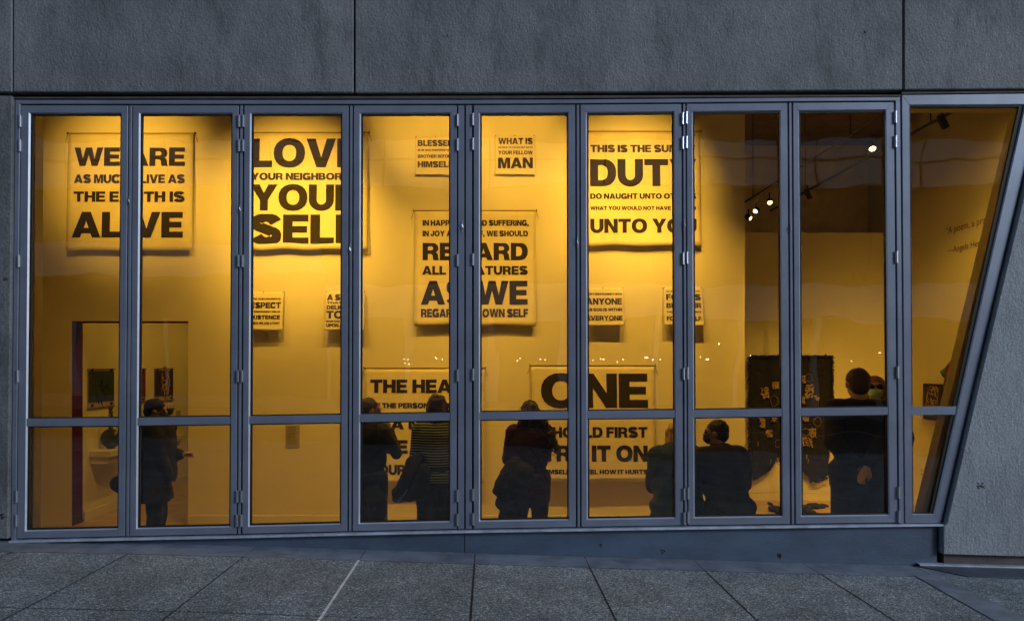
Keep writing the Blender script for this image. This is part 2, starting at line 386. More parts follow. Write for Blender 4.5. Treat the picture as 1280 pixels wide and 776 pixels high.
# ------------------------------------------------------------ folding window wall
fw = thing('folding_window_wall', 'long folding window wall of eight grey aluminium framed glass sashes with hinges', 'window wall', (0, 0, .15))
def ring(ms, O, I, y0, y1):
    """mitred frame between outer quad O and inner quad I (facade pixels), front y0, back y1"""
    for i in range(4):
        j = (i+1) % 4; ms.prism([O[i], O[j], I[j], I[i]], y0, y1)
def bead_ring(ms, O, I, y0, y1):
    n = len(ms.V)
    for (px, py) in O: q = P(px, py, D); ms.V.append((q.x, y0, q.z))
    for (px, py) in I: q = P(px, py, D); ms.V.append((q.x, y1, q.z))
    for i in range(4): j = (i+1) % 4; ms.F.append((n+i, n+j, n+4+j, n+4+i))
GL = .030
SASH = [(26.5, 159.8, 36.3, 151), (166.3, 298, 174, 289.8), (305.5, 435.5, 312.8, 427), (442.3, 571, 449.8, 562.4),
        (592.3, 718.8, 598.8, 709.8), (725.8, 851.7, 732.5, 842), (858.4, 984.2, 865, 974.8), (991.4, 1117.4, 997.8, 1106.8)]
# outer frame
O = [(19.8, 125.6), (1125.0, 121.6), (1128.2, 653.2), (15.2, 674.4)]
hd = Mesh()
up = [(19.8, 125.3), (440, 125.3), (590, 125.2), (730, 124.8), (860, 123.6), (990, 122.2), (1124.8, 120.8)]
lo = [(u, interp(TOP, u)-.9) for u in (1124.8, 1118.5, 990, 860, 730, 590, 440, 25.5, 19.8)]
hd.prism(up+lo, -.004, .07); hd.build('frame_head', M['alu'], fw, bevel=.0015)
Mesh().prism([(19.8, interp(TOP, 20)-.9), (25.4, interp(TOP, 20)-.9), pb(25.3, .8), pb(19.8, .8)], -.004, .07).build('frame_jamb', M['alu'], fw, bevel=.0015)
Mesh().prism([(1119.2, interp(TOP, 1120)-.9), (1124.8, interp(TOP, 1120)-.9), pb(1124.8, .5), pb(1119.2, .5)], -.004, .07).build('frame_jamb', M['alu'], fw, bevel=.0015)
Mesh().prism([(20, 124), (1125, 119), pb(1126, 1), pb(20, 1)], .073, .078)  # (not built: gasket strips below do this)
for (a, b) in ((161.6, 164.9), (300.1, 303.1), (437.5, 440.4), (572.9, 580.3), (582.3, 589.9), (720.9, 723.9), (853.9, 856.6), (986.3, 989.3)):
    Mesh().prism([pt(a, .8), pt(b, .8), pb(b, -.6), pb(a, -.6)], -.001, .06).build('mullion', M['alu'], fw, bevel=.001)
# black gasket behind the gaps
gk = Mesh()
for a, b in zip([19.8]+[s[1]-3 for s in SASH], [s[0]+3 for s in SASH]+[1126]): gk.prism([pt(a, -3), pt(b, -3), pb(b, 1), pb(a, 1)], .045, .0555)
gk.prism([(22, 127)]+[pt(1120, -3)]+[pt(1120, 6), pt(600, 6), pt(22, 6)], .0565, .060)
gk.prism([pb(22, -8), pb(300, -8), pb(600, -8), pb(1120, -8), pb(1120, 1), pb(600, 1), pb(300, 1), pb(22, 1)], .0565, .060)
gk.build('gasket', M['gasket'], fw)
hinge_me = None
def hinge(px, py, parent):
    global hinge_me
    q = P(px, py, D)
    if hinge_me is None:
        ms = Mesh()
        ms.tube([(0, -.008, -.038), (0, -.008, .038)], .0085, 10)
        for z in (-.038, 0, .038): ms.tube([(0, -.008, z-.004), (0, -.008, z+.004)], .0105, 10)
        ms.box(-.012, .012, -.006, .004, -.036, .036)
        o = ms.build('hinge', M['hinge'], None); hinge_me = o.data; bpy.data.objects.remove(o)
    o = bpy.data.objects.new('hinge', hinge_me); link(o, parent); o.location = Vector((q.x, 0, q.z))-world_loc(parent)
def latch(px, py):
    q = P(px, py, D); ms = Mesh()
    ms.tube([(q.x, -.006, q.z-.035), (q.x+.004, -.014, q.z-.01), (q.x-.003, -.014, q.z+.012), (q.x+.002, -.006, q.z+.035)], .004, 6)
    ms.build('latch', M['hinge'], fw)
HR = (152, 182.5, 326.5, 470, 620, 650)
sash_objs = []
for i, (ol, orr, gl, gr) in enumerate(SASH):
    O = [pt(ol, .8), pt(orr, .8), pb(orr, -.8), pb(ol, -.8)]
    fr = 10.5 if i < 7 else 10.5
    I = [pt(gl-.2, fr-.6), pt(gr+.8, fr-.6), pb(gr+.8, -fr+1.4), pb(gl-.2, -fr+1.4)]
    I2 = [pt(gl+1.3, fr+.3), pt(gr+.0, fr+.3), pb(gr+.0, -fr-.1), pb(gl+1.3, -fr-.1)]
    ms = Mesh(); ring(ms, O, I, .0, .052); so = ms.build('sash', M['alu'], fw, bevel=.0015); sash_objs.append(so)
    ms = Mesh(); bead_ring(ms, I, I2, -.0008, .010); ms.build('glazing_bead', M['bead'], so)
    ms = Mesh()
    I3 = [pt(gl+3.4, fr+2.2), pt(gr-1.2, fr+2.2), pb(gr-1.2, -fr-2.0), pb(gl+3.4, -fr-2.0)]
    ring(ms, I2, I3, .012, GL-.001); ms.build('gasket', M['gasket'], so)
    uc = (ol+orr)/2
    tr = Mesh().prism([pr(gl+.2, -4.9), pr(gr+.6, -4.9), pr(gr+.6, 4.9), pr(gl+.2, 4.9)], .002, .050).build('transom', M['alu'], so, bevel=.002)
    Mesh().prism([pr(gl+.8, -6.2), pr(gr+.0, -6.2), pr(gr+.0, 6.2), pr(gl+.8, 6.2)], .014, .040).build('gasket', M['gasket'], so)
    for nm, a in (('upper', [I[0], I[1], pr(gr+.4, -3), pr(gl, -3)]), ('lower', [pr(gl, 3), pr(gr+.4, 3), I[2], I[3]])):
        ms = Mesh()
        for (px, py) in a: q = P(px, py, D); ms.V.append((q.x, GL+random.uniform(0, .001), q.z))
        ms.F.append((3, 2, 1, 0)); ms.build('glass_pane', M['glass'], so)
for k, sides in ((0, [25.9]), (1, [299.1]), (2, [304.3]), (3, [572.0]), (4, [591.1]), (5, [852.8]), (6, [857.5]), (7, [1118.3])):
    for y in HR:
        for u in sides: hinge(xs_(u, y), y-(k*.0 if k < 3 else (k-2)*1.0), sash_objs[k])
for (px, py) in ((162.5, 252), (300.5, 262), (437.8, 312), (721.5, 303), (854.8, 281), (987.5, 286), (578, 283)): latch(px, py)

# the fixed pane with the slanting right edge
fx = thing('fixed_window', 'fixed glass pane with a slanting right frame beside the folding sashes', 'window', (3.2, 0, .2))
O = [(1127.3, 118.8), (1302.5, 117), (1175.8, 653.3), (1131.2, 653.3)]
I = [(1136.5, 131), (1282, 130.5), (1168, 643), (1140.5, 643)]
I2 = [(1137.6, 131.8), (1281, 131.5), (1167.2, 642), (1141.6, 642)]
I3 = [(1139, 133), (1275, 133), (1163.5, 641), (1142.8, 641)]
ms = Mesh(); ring(ms, O, I, -.002, .055); ms.build('frame', M['alu'], fx, bevel=.0015)
ms = Mesh(); bead_ring(ms, I, I2, -.0025, .008); ms.build('glazing_bead', M['bead'], fx)
ms = Mesh(); ring(ms, I2, I3, .010, GL-.001); ms.build('gasket', M['gasket'], fx)
Mesh().prism([(1138, 508.4), (1196, 507.6), (1194, 518.2), (1138, 518.6)], .001, .05).build('transom', M['alu'], fx, bevel=.002)
for a in ([I[0], I[1], (1199, 510), (1138, 511)], [(1138, 516), (1197, 515), I[2], I[3]]):
    ms = Mesh()
    for (px, py) in a: q = P(px, py, D); ms.V.append((q.x, GL, q.z))
    ms.F.append((3, 2, 1, 0)); ms.build('glass_pane', M['glass'], fx)
Mesh().prism([(1125.2, 119), (1127.2, 119), (1131, 654), (1128.6, 654)], .03, .05).build('gasket', M['gasket'], fx)

# ------------------------------------------------------------ gallery interior (built as rooms)
ZF, ZC = EZ-1.887, EZ+3.25
DW = 8.68; YW = DW-D; XS = 5.65; YF = 10.28-D; XL = -5.6
def struct(ms, name, m, bevel=0): return tag(ms.build(name, m, bevel=bevel), kind='structure')
struct(Mesh().box(XL-.2, XS+.2, .10, 9, ZF-.1, ZF), 'gallery_floor', M['floor'])
struct(Mesh().box(XL-.2, XS+.2, .06, 9, ZC, ZC+.2), 'gallery_ceiling', M['ceil'])
# inner face of the window wall: reveals left, right (slanting), above and below
rv = Mesh(); dd = .20
rv.prism([(-420, -130), (1700, -130), (1700, 128), (-420, 135)], .105, dd)
rv.prism([(-420, 135.2), (33.5, 135.2), (30, 667), (-420, 667)], .105, dd)
rv.prism([(1288, 127.9), (1700, 127.9), (1700, 690), (1163, 690), (1163, 645)], .105, dd)
rv.prism([(-420, 667.2), (33, 667.2), (300, 661), (600, 655), (1120, 647.5), (1162.8, 646.5), (1162.8, 800), (-420, 800)], .105, dd)
struct(rv, 'window_reveal', M['rev'])
mw = Mesh(); xd0, xd1 = (90-CX)*DW/F, (235.3-CX)*DW/F; zt = EZ+(CY-401.3)*DW/F; X1 = (931-CX)*DW/F
mw.box(XL, xd0, YW, YW+.22, ZF, ZC); mw.box(xd0, xd1, YW, YW+.22, zt, ZC); mw.box(xd1, X1, YW, YW+.22, ZF, ZC)
struct(mw, 'gallery_wall', M['wall'])
jb = Mesh(); jb.box(xd0+.0005, xd0+.004, YW-.001, YW+.221, ZF, zt); jb.box(xd0, xd1, YW-.0015, YW+.221, zt-.012, zt-.0005)
struct(jb, 'door_jamb', M['maroon'])
struct(Mesh().box(XL-.2, XL, .2, 9, ZF, ZC), 'left_wall', M['wall'])
struct(Mesh().box(XS, XS+.2, .2, 9, ZF, ZC), 'side_wall', M['wall'])
zfw = EZ+(CY-291)*10.28/F
struct(Mesh().box(X1-1.2, XS, YF, YF+.15, ZF, zfw), 'far_wall', M['wall'])
struct(Mesh().box(X1-1.2, XS, YF+.8, YF+.95, ZF, ZC), 'dark_upper_wall', M['wall_dim'])
struct(Mesh().box(X1-1.2, X1-1.0, YW+.22, YF+.8, ZF, ZC), 'return_wall', M['wall_dim'])
bb = Mesh(); bb.box(X1+.0, XS-.016, YF-.016, YF, ZF, ZF+.125); bb.box(X1, XS-.016, YF-.019, YF, ZF+.110, ZF+.125); bb.box(XS-.016, XS, .2, YF, ZF, ZF+.125)
bb.box(xd0+.01, xd0+.026, YW+.23, 8.8, ZF, ZF+.125); bb.box(xd1, X1, YW-.016, YW, ZF, ZF+.125)
struct(bb, 'baseboard', M['base'], .003)
# back room walls
struct(Mesh().box(xd0-.2, xd0, YW+.225, 9, ZF, ZF+3.9), 'back_room_side_wall', M['wall'])
struct(Mesh().box(xd0, -1.8, 8.8, 9, ZF, ZF+3.9), 'back_room_end_wall', M['wall'])
struct(Mesh().box(-2.0, -1.8, YW+.22, 8.8, ZF, ZF+3.9), 'back_room_inner_wall', M['wall'])
struct(Mesh().box(xd0, -1.8, YW+.22, 9, ZF+3.9, ZF+4.0), 'back_room_ceiling', M['wall'])

# ------------------------------------------------------------ spotlights
def aim(o, tgt): o.rotation_euler = (Vector(tgt)-world_loc(o)).to_track_quat('-Z', 'Y').to_euler()
def spot(name, loc, tgt, energy, size, blend=.9, r=.03, parent=None, col=LAMP):
    l = bpy.data.lights.new(name, 'SPOT'); l.energy = energy*.86; l.spot_size = math.radians(size); l.spot_blend = blend; l.shadow_soft_size = r; l.color = col
    o = bpy.data.objects.new(name, l); link(o, parent); o.location = Vector(loc)-(world_loc(parent) if parent else Vector((0, 0, 0)))
    o.rotation_euler = (Vector(tgt)-Vector(loc)).to_track_quat('-Z', 'Y').to_euler(); return o
def track_head(root, loc, tgt, energy, size, lit=True, r=.045, L=.14, blend=1.0):
    """a cylindrical track head hung under its track, aimed at tgt"""
    loc = Vector(loc); tgt = Vector(tgt); ax = (tgt-loc).normalized(); a = loc-ax*L*.5; b = loc+ax*L*.5
    q = ax.to_track_quat('Z', 'Y').to_matrix()
    ms = Mesh(); k = 14; prof = [(0, r*.5), (0, r*.8), (.02, r), (L, r), (L, r*.86), (L-.03, r*.80)]
    for (s_, rr) in prof:
        for j in range(k):
            an = 2*math.pi*j/k; ms.V.append(tuple(a+q@Vector((rr*math.cos(an), rr*math.sin(an), s_))))
    for i in range(len(prof)-1):
        for j in range(k): j2 = (j+1) % k; ms.F.append((i*k+j, i*k+j2, (i+1)*k+j2, (i+1)*k+j))
    ms.F.append(tuple(range(k))[::-1])
    hd_ = ms.build('lamp_head', M['blackmetal'], root, smooth=True)
    ms = Mesh()
    for j in range(k): an = 2*math.pi*j/k; ms.V.append(tuple(a+q@Vector((r*.8*math.cos(an), r*.8*math.sin(an), L-.03))))
    ms.F.append(tuple(range(k))); ms.build('lens', M['lamp_on'] if lit else M['blackmetal'], hd_)
    ms = Mesh().tube([a+ax*L*.5, a+ax*L*.4+Vector((0, 0, .10))], .008, 6); ms.build('bracket', M['blackmetal'], root)
    if lit: spot('spotlight', b+ax*.02, tgt, energy, size, blend, r=.02, parent=root)
YT1 = 1.0; ZT1 = EZ+2.78
tr1 = thing('track_light', 'row of lit track heads high above the glass, washing the banner wall', 'track lights', (0, YT1, ZT1+.12))
Mesh().box(-5.2, 2.9, YT1-.018, YT1+.018, ZT1+.10, ZT1+.135).build('track', M['blackmetal'], tr1)
AIM = [(166, 218, 420, 58), (364, 262, 640, 60), (534, 162, 300, 42), (646, 184, 330, 44), (786, 240, 600, 56), (585, 345, 120, 54)]
for (px, py, e, sz) in AIM:
    t = P(px, py, DW); track_head(tr1, (t.x*.97, YT1, ZT1), t, e, sz)
YT5 = 1.45; ZT5 = EZ+3.05
tr5 = thing('track_light', 'row of flood lamps close under the ceiling above the banners', 'track lights', (0, YT5, ZT5+.12))
Mesh().box(-5.2, 5.4, YT5-.018, YT5+.018, ZT5+.10, ZT5+.135).build('track', M['blackmetal'], tr5)
for (lx, tg, e, sz) in ((-3.3, P(300, 570, DW), 105, 100), (-2.0, P(372, 430, DW), 175, 84), (-1.2, P(480, 640, DW), 240, 96), (-.2, P(570, 340, DW), 105, 92), (.75, P(700, 460, DW), 165, 92),
                    (1.3, P(740, 650, DW), 265, 96), (2.0, P(870, 460, DW), 330, 58), (3.7, P(990, 650, 10.28), 540, 46), (4.4, P(1080, 600, 10.28), 190, 60),
                    (4.7, Vector((XS, 4.2, ZF+.4)), 330, 60), (5.0, Vector((XS, 3.4, EZ+.6)), 130, 80)):
    track_head(tr5, (lx, YT5, ZT5), tg, e, sz)
XT2, ZT2 = 3.165, EZ+2.0
tr2 = thing('track_light', 'suspended track with bright lamps receding behind the right sashes', 'track lights', (XT2, 2.5, ZT2))
Mesh().box(XT2-.006, XT2+.006, .40, 4.7, ZT2-.006, ZT2+.008).build('track', M['blackmetal'], tr2)
for y in (1.2, 3.6): Mesh().tube([(XT2, y, ZT2), (XT2, y, ZC)], .005, 6).build('hanger_rod', M['blackmetal'], tr2)
def on_ray(px, py, X): d = X*F/(px-CX); return Vector((X, d-D, EZ+(CY-py)*d/F))
for (px, py, tgt, e, sz) in ((1090, 184, (-.35, -.95, -.75), 14, 70), (962, 252, (-.25, -.95, -.6), 10, 70), (945, 263, (-.55, -.8, -.5), 8, 70), (936, 272, (.3, -.95, -.5), 8, 70)):
    tgt = on_ray(px, py, XT2)+Vector(tgt)
    track_head(tr2, on_ray(px, py, XT2-.0), tgt, e, sz, r=.034, L=.11)
XT3, ZT3 = 3.75, EZ+2.0
tr3 = thing('track_light', 'second suspended track with small unlit black heads, right of the lit one', 'track lights', (XT3, 2.5, ZT3))
Mesh().box(XT3-.010, XT3+.010, .3, 4.6, ZT3+.03, ZT3+.05).build('track', M['blackmetal'], tr3)
for (px, py) in ((1010, 243), (1178, 152)):
    q = on_ray(px, py, XT3); track_head(tr3, q, q+Vector((.5, .3, -.6)), 0, 40, lit=False, r=.03, L=.12)
for y in (1.0, 3.5): Mesh().tube([(XT3, y, ZT3+.04), (XT3, y, ZC)], .005, 6).build('hanger_rod', M['blackmetal'], tr3)
# back room lights
tr4 = thing('track_light', 'track lamps in the back room over the two small prints', 'track lights', (-3.2, 4.6, EZ+1.9))
Mesh().box(-3.22, -3.18, 3.75, 8, EZ+1.95, EZ+1.98).build('track', M['blackmetal'], tr4)
for (y, e) in ((4.1, 62), (5.5, 74), (7.0, 48)): track_head(tr4, (-3.2, y, EZ+1.85), (xd0, y+.1, EZ-.55), e, 85)

# ------------------------------------------------------------ heavy grotesque lettering
def arc(cx, cy, rx, ry, a0, a1, n=10, p=2.0):
    o = []
    for i in range(n+1):
        a = math.radians(a0+(a1-a0)*i/n); c, s = math.cos(a), math.sin(a)
        o.append((cx+rx*math.copysign(abs(c)**(2/p), c), cy+ry*math.copysign(abs(s)**(2/p), s)))
    return o
def stroke(c, w):
    L, R = [], []
    for i, p in enumerate(c):
        a = c[max(i-1, 0)]; b = c[min(i+1, len(c)-1)]; t = Vector((b[0]-a[0], b[1]-a[1])).normalized(); n = Vector((-t.y, t.x))
        ww = (w[0]+(w[1]-w[0])*0)/2 if isinstance(w, tuple) else w/2
        if isinstance(w, tuple): ww = (w[0]*abs(n.x)+w[1]*abs(n.y))/2
        L.append((p[0]+n.x*ww, p[1]+n.y*ww)); R.append((p[0]-n.x*ww, p[1]-n.y*ww))
    return L+R[::-1]
s, t = .245, .20
def Gl():
    G = {}
    G['I'] = (.25, [[[(0, 0), (0, 1), (.25, 1), (.25, 0)]]])
    G['L'] = (.66, [[[(0, 0), (0, 1), (s, 1), (s, t), (.66, t), (.66, 0)]]])
    G['T'] = (.80, [[[(0, 1), (.80, 1), (.80, 1-t), (.52, 1-t), (.52, 0), (.28, 0), (.28, 1-t), (0, 1-t)]]])
    G['H'] = (.84, [[[(0, 0), (0, 1), (s, 1), (s, .61), (.84-s, .61), (.84-s, 1), (.84, 1), (.84, 0), (.84-s, 0), (.84-s, .41), (s, .41), (s, 0)]]])
    G['E'] = (.72, [[[(0, 0), (0, 1), (.71, 1), (.71, 1-t), (s, 1-t), (s, .60), (.67, .60), (.67, .41), (s, .41), (s, t), (.72, t), (.72, 0)]]])
    G['F'] = (.67, [[[(0, 0), (0, 1), (.67, 1), (.67, 1-t), (s, 1-t), (s, .59), (.62, .59), (.62, .40), (s, .40), (s, 0)]]])
    G['A'] = (.96, [[[(0, 0), (.34, 1), (.62, 1), (.96, 0), (.70, 0), (.645, .17), (.31, .17), (.255, 0)], [(.37, .35), (.59, .35), (.48, .70)]]])
    G['V'] = (.92, [[[(0, 1), (.26, 1), (.46, .30), (.66, 1), (.92, 1), (.60, 0), (.32, 0)]]])
    G['W'] = (1.32, [[[(0, 1), (.25, 1), (.38, .34), (.53, 1), (.79, 1), (.94, .34), (1.07, 1), (1.32, 1), (1.07, 0), (.82, 0), (.66, .64), (.50, 0), (.25, 0)]]])
    G['M'] = (1.02, [[[(0, 0), (0, 1), (.34, 1), (.51, .38), (.68, 1), (1.02, 1), (1.02, 0), (.79, 0), (.79, .72), (.61, 0), (.41, 0), (.23, .72), (.23, 0)]]])
    G['N'] = (.86, [[[(0, 0), (0, 1), (.26, 1), (.62, .38), (.62, 1), (.86, 1), (.86, 0), (.60, 0), (.24, .62), (.24, 0)]]])
    G['K'] = (.91, [[[(0, 0), (0, 1), (s, 1), (s, .60), (.57, 1), (.87, 1), (.51, .60), (.91, 0), (.62, 0), (.36, .43), (s, .30), (s, 0)]]])
    G['X'] = (.90, [[[(0, 0), (.31, .51), (.02, 1), (.31, 1), (.45, .72), (.59, 1), (.87, 1), (.59, .51), (.90, 0), (.60, 0), (.45, .30), (.29, 0)]]])
    G['Y'] = (.90, [[[(0, 1), (.28, 1), (.45, .64), (.62, 1), (.90, 1), (.575, .40), (.575, 0), (.325, 0), (.325, .40)]]])
    G['O'] = (1.0, [[arc(.50, .5, .50, .52, 0, 342, 19, 2.2), arc(.50, .5, .245, .315, 0, 342, 19, 2.2)]])
    G['Q'] = G['O']
    G['D'] = (.88, [[[(0, 0), (0, 1), (.42, 1)]+arc(.42, .5, .46, .5, 90, -90, 14, 2.3)+[], [(s, t), (s, 1-t), (.38, 1-t)]+arc(.38, .5, .24, .30, 90, -90, 12, 2.3)]])
    c = arc(.48, .5, .365, .41, 38, 322, 20, 2.2); G['C'] = (.90, [[stroke(c, (.25, .21))]])
    g = arc(.50, .5, .37, .41, 40, 300, 20, 2.2); G['G'] = (.96, [[stroke(g, (.25, .21))], [[(.52, .53), (.94, .53), (.94, 0), (.77, 0), (.73, .10), (.66, .06), (.66, .34), (.52, .34)]]])
    pc = arc(.42, .725, .285, .185, 8, 235, 13)+arc(.43, .275, .29, .185, 60, -172, 14)
    sm = []
    for i in range(len(pc)): a = pc[max(i-1, 0)]; b = pc[min(i+1, len(pc)-1)]; sm.append(((a[0]+2*pc[i][0]+b[0])/4, (a[1]+2*pc[i][1]+b[1])/4))
    G['S'] = (.85, [[stroke(sm, (.24, .215))]])
    G['U'] = (.86, [[[(0, 1), (s, 1), (s, .40)]+arc(.43, .40, .185, .205, 180, 360, 9)[1:]+[(.86-s, 1), (.86, 1), (.86, .40)]+arc(.43, .40, .43, .42, 0, -180, 13)[1:]]])
    G['J'] = (.64, [[[(.40, 1), (.64, 1), (.64, .33)]+arc(.32, .33, .32, .35, 0, -180, 12)[1:]+[(0, .40), (.23, .40)]+arc(.32, .32, .085, .13, 180, 360, 6)]])
    G['P'] = (.78, [[[(0, 0), (0, 1), (.46, 1)]+arc(.46, .665, .32, .335, 90, -90, 10)+[(s, .33), (s, 0)], [(s, .52), (s, .81), (.43, .81)]+arc(.43, .665, .115, .145, 90, -90, 7)]])
    G['R'] = (.84, [[[(0, 0), (0, 1), (.50, 1)]+arc(.50, .70, .31, .30, 90, -55, 9)+[(.76, .36), (.79, .28), (.80, .08), (.84, 0), (.58, 0), (.555, .08), (.54, .25), (.50, .33), (.42, .37), (s, .37), (s, 0)], [(s, .55), (s, .81), (.45, .81)]+arc(.45, .68, .12, .13, 90, -90, 7)]])
    G['B'] = (.84, [[[(0, 0), (0, 1), (.48, 1)]+arc(.48, .755, .29, .245, 90, -50, 8)+arc(.52, .285, .32, .285, 55, -90, 9), [(s, .60), (s, .82), (.43, .82)]+arc(.43, .71, .10, .11, 90, -90, 6), [(s, .19), (s, .43), (.45, .43)]+arc(.45, .31, .12, .12, 90, -90, 6)]])
    G[','] = (.24, [[[(0, .22), (.24, .22), (.24, 0), (.08, -.20), (0, -.20), (.10, 0), (0, 0)]]])
    G['.'] = (.24, [[[(0, .22), (.24, .22), (.24, 0), (0, 0)]]])
    G["'"] = (.22, [[[(0, 1), (.22, 1), (.18, .62), (.04, .62)]]])
    return G
G = Gl()
def swell(l, e):
    n = len(l); A = sum(l[i][0]*l[(i+1) % n][1]-l[(i+1) % n][0]*l[i][1] for i in range(n)); sg = 1 if A > 0 else -1; o = []
    for i in range(n):
        a, b, c = Vector(l[i-1]), Vector(l[i]), Vector(l[(i+1) % n]); d1, d2 = b-a, c-b
        if d1.length < 1e-6 or d2.length < 1e-6: o.append(tuple(b)); continue
        d1.normalize(); d2.normalize(); n1, n2 = Vector((d1.y, -d1.x))*sg, Vector((d2.y, -d2.x))*sg; m = n1+n2
        if m.length < .3: o.append(tuple(b+n1*e)); continue
        m.normalize(); o.append(tuple(b+m*e/max(.5, m.dot(n1))))
    return o
def text_tris(txt):
    """triangulated line of text in units of cap height; returns verts, tris, width"""
    V, T = [], []; x = 0
    for ch in txt:
        if ch == ' ': x += .30; continue
        w, shapes = G[ch]
        for sh in shapes:
            lists = [[Vector((p[0]+x, p[1], 0)) for p in swell(l, (.019 if q_ == 0 else -.019))] for q_, l in enumerate(sh)]
            n = len(V); V += [(v.x, v.y) for l in lists for v in l]
            for tri in tessellate_polygon(lists): T.append(tuple(n+i for i in tri))
        x += w+.085
    return V, T, x-.085

# ------------------------------------------------------------ banners
def banner(label, x0, x1, y0, y1, lines, rod=False, off=(.035, .105), seed=0):
    """hung cloth; pixel box on the wall plane; lines = (text, xl, xr, ytop, ybot)"""
    dB = DW-.07
    c = P((x0+x1)/2, y1, dB); tl = P(x0, y0, dB); br = P(x1, y1, dB); w = br.x-tl.x; h = tl.z-br.z
    root = thing('text_banner', label, 'banner', (c.x, YW-off[1], br.z), 'printed cloth banners on the gallery wall')
    def surf(x, z, e=0):
        f = (tl.z-z)/h; u = (x-tl.x)/w
        o = off[0]+(off[1]-off[0])*f**.8+.0035*math.sin(u*5+seed)*f+.002*noise.noise(Vector((x*3, z*3, seed)))
        return Vector((x, YW-o-e, z))
    nx, nz = 26, 26; ms = Mesh()
    for j in range(nz+1):
        for i in range(nx+1):
            x = tl.x+w*i/nx; z = tl.z-h*j/nz
            f = j/nz; sag = .012*(noise.noise(Vector((x*4, seed*3.1, 0)))+.35*math.sin(x*11+seed))*(1 if j == nz else f**6)*min(1, w)
            q = surf(x, z); side_in = .004*noise.noise(Vector((seed, z*5, i)))
            ms.V.append((q.x+(side_in if i in (0, nx) else 0), q.y-(.006 if j >= nz-1 else 0), q.z+sag))
    for j in range(nz):
        for i in range(nx): a = j*(nx+1)+i; ms.F.append((a, a+nx+1, a+nx+2, a+1))
    cl = ms.build('cloth', M['cloth'], root, smooth=True)
    sd = cl.modifiers.new('thickness', 'SOLIDIFY'); sd.thickness = .0018
    for (txt, xl, xr, yt_, yb_) in lines:
        V, T, tw = text_tris(txt); a = P(xl, yb_, dB); b = P(xr, yt_, dB); mm = Mesh()
        for (u, v) in V:
            q = surf(a.x+(b.x-a.x)*u/tw, a.z+(b.z-a.z)*v, .0042); mm.V.append(tuple(q))
        mm.F = T; mm.build('lettering', M['ink'], root)
    if rod:
        Mesh().tube([(tl.x-.02, YW-off[0]-.001, tl.z+.006), (br.x+.02, YW-off[0]-.001, tl.z+.006)], .007, 8).build('hanging_rod', M['rod'], root)
        for x in (tl.x-.015, br.x+.015):
            Mesh().tube([(x, YW, tl.z+.02), (x, YW-off[0], tl.z+.016), (x, YW-off[0]-.008, tl.z)], .006, 6).build('hook', M['nail'], root)
        for (x, sg) in ((tl.x-.01, -1), (br.x+.01, 1)):
            Mesh().tube([(x, YW-off[0], tl.z), (x+sg*.035, YW-.01, tl.z-.09)], .003, 5).build('cord', M['rod'], root)
    else:
        for x in (tl.x+.01, (tl.x+br.x)/2, br.x-.01):
            Mesh().tube([(x, YW, tl.z-.004), (x, YW-off[0]-.008, tl.z-.004)], .006, 6).build('nail', M['nail'], root)
    return root
B = banner
B('large banner at the far left reading WE ARE AS MUCH ALIVE AS THE EARTH', 83, 240, 166, 313,
  [('WE ARE', 92, 229.5, 184, 206.5), ('AS MUCH ALIVE AS', 92, 230, 218, 228.5), ('THE EARTH IS', 92, 230, 239.5, 252), ('ALIVE', 91, 228, 265.5, 296.5)], True, (.025, .08), 1)
B('largest banner reading LOVE YOUR NEIGHBOR AS YOUR SELF in the third sash', 301, 459, 165, 312,
  [('LOVE', 313.5, 449, 173, 208), ('YOUR NEIGHBOR AS', 314, 450, 216, 224.5), ('YOUR', 314, 449, 231, 262.5), ('SELF', 315, 449, 269, 305)], True, (.025, .085), 2)
B('small high banner starting with BLESSED, at the top of the fourth sash', 518.5, 570, 169, 218,
  [('BLESSED', 522, 566, 174, 181.5), ('IS HE WHO PREFERRETH HIS', 522, 567, 185.5, 188), ('BROTHER BEFORE', 522, 566, 192.5, 196.5), ('HIMSELF', 522, 566, 201, 208.5)], False, (.02, .045), 3)
B('small high banner reading WHAT IS and YOUR FELLOW MAN, in the fifth sash', 618.5, 669, 168, 217.5,
  [('WHAT IS', 623, 666, 171.5, 179), ('HATEFUL TO YOU DO NOT DO TO', 623, 666, 182.3, 184.3), ('YOUR FELLOW', 623, 666, 187.6, 192.2), ('MAN', 623, 666, 196.5, 209.5)], False, (.02, .045), 4)
B('large banner with the word DUTY in huge letters in the sixth sash', 733, 876, 163.5, 307,
  [('THIS IS THE SUM OF', 738.5, 869.5, 180.5, 189.5), ('DUTY', 738.5, 870, 199, 232), ('DO NAUGHT UNTO OTHERS', 738, 870, 242, 248.5), ('WHAT YOU WOULD NOT HAVE THEM DO', 738, 870, 258, 262.6), ('UNTO YOU', 738, 870, 274, 291)], True, (.025, .085), 5)
B('middle banner between fourth and fifth sash with the words REGARD and AS WE', 518, 669.5, 263, 407,
  [('IN HAPPINESS AND SUFFERING,', 528, 661, 274.5, 281.5), ('IN JOY AND GRIEF, WE SHOULD', 528, 660, 288, 294.8), ('REGARD', 528.5, 659.5, 303.5, 324.5), ('ALL CREATURES', 528, 659.5, 332.5, 343), ('AS WE', 527, 659, 351.5, 380), ('REGARD OUR OWN SELF', 526.5, 660, 386.3, 396.3)], True, (.025, .08), 6)
B('small banner with the word RESPECT, lower left of the third sash', 303, 354.5, 364.5, 412.5,
  [('AFFIRM AND PROMOTE', 308, 351, 372.5, 374.5), ('RESPECT', 307, 351.5, 378, 385), ('THE INTERDEPENDENT WEB OF', 308, 351, 388.7, 390.6), ('EXISTENCE', 312, 351, 394.2, 399), ('OF WHICH WE ARE A PART', 308, 351, 402.8, 405.4)], False, (.05, .125), 7)
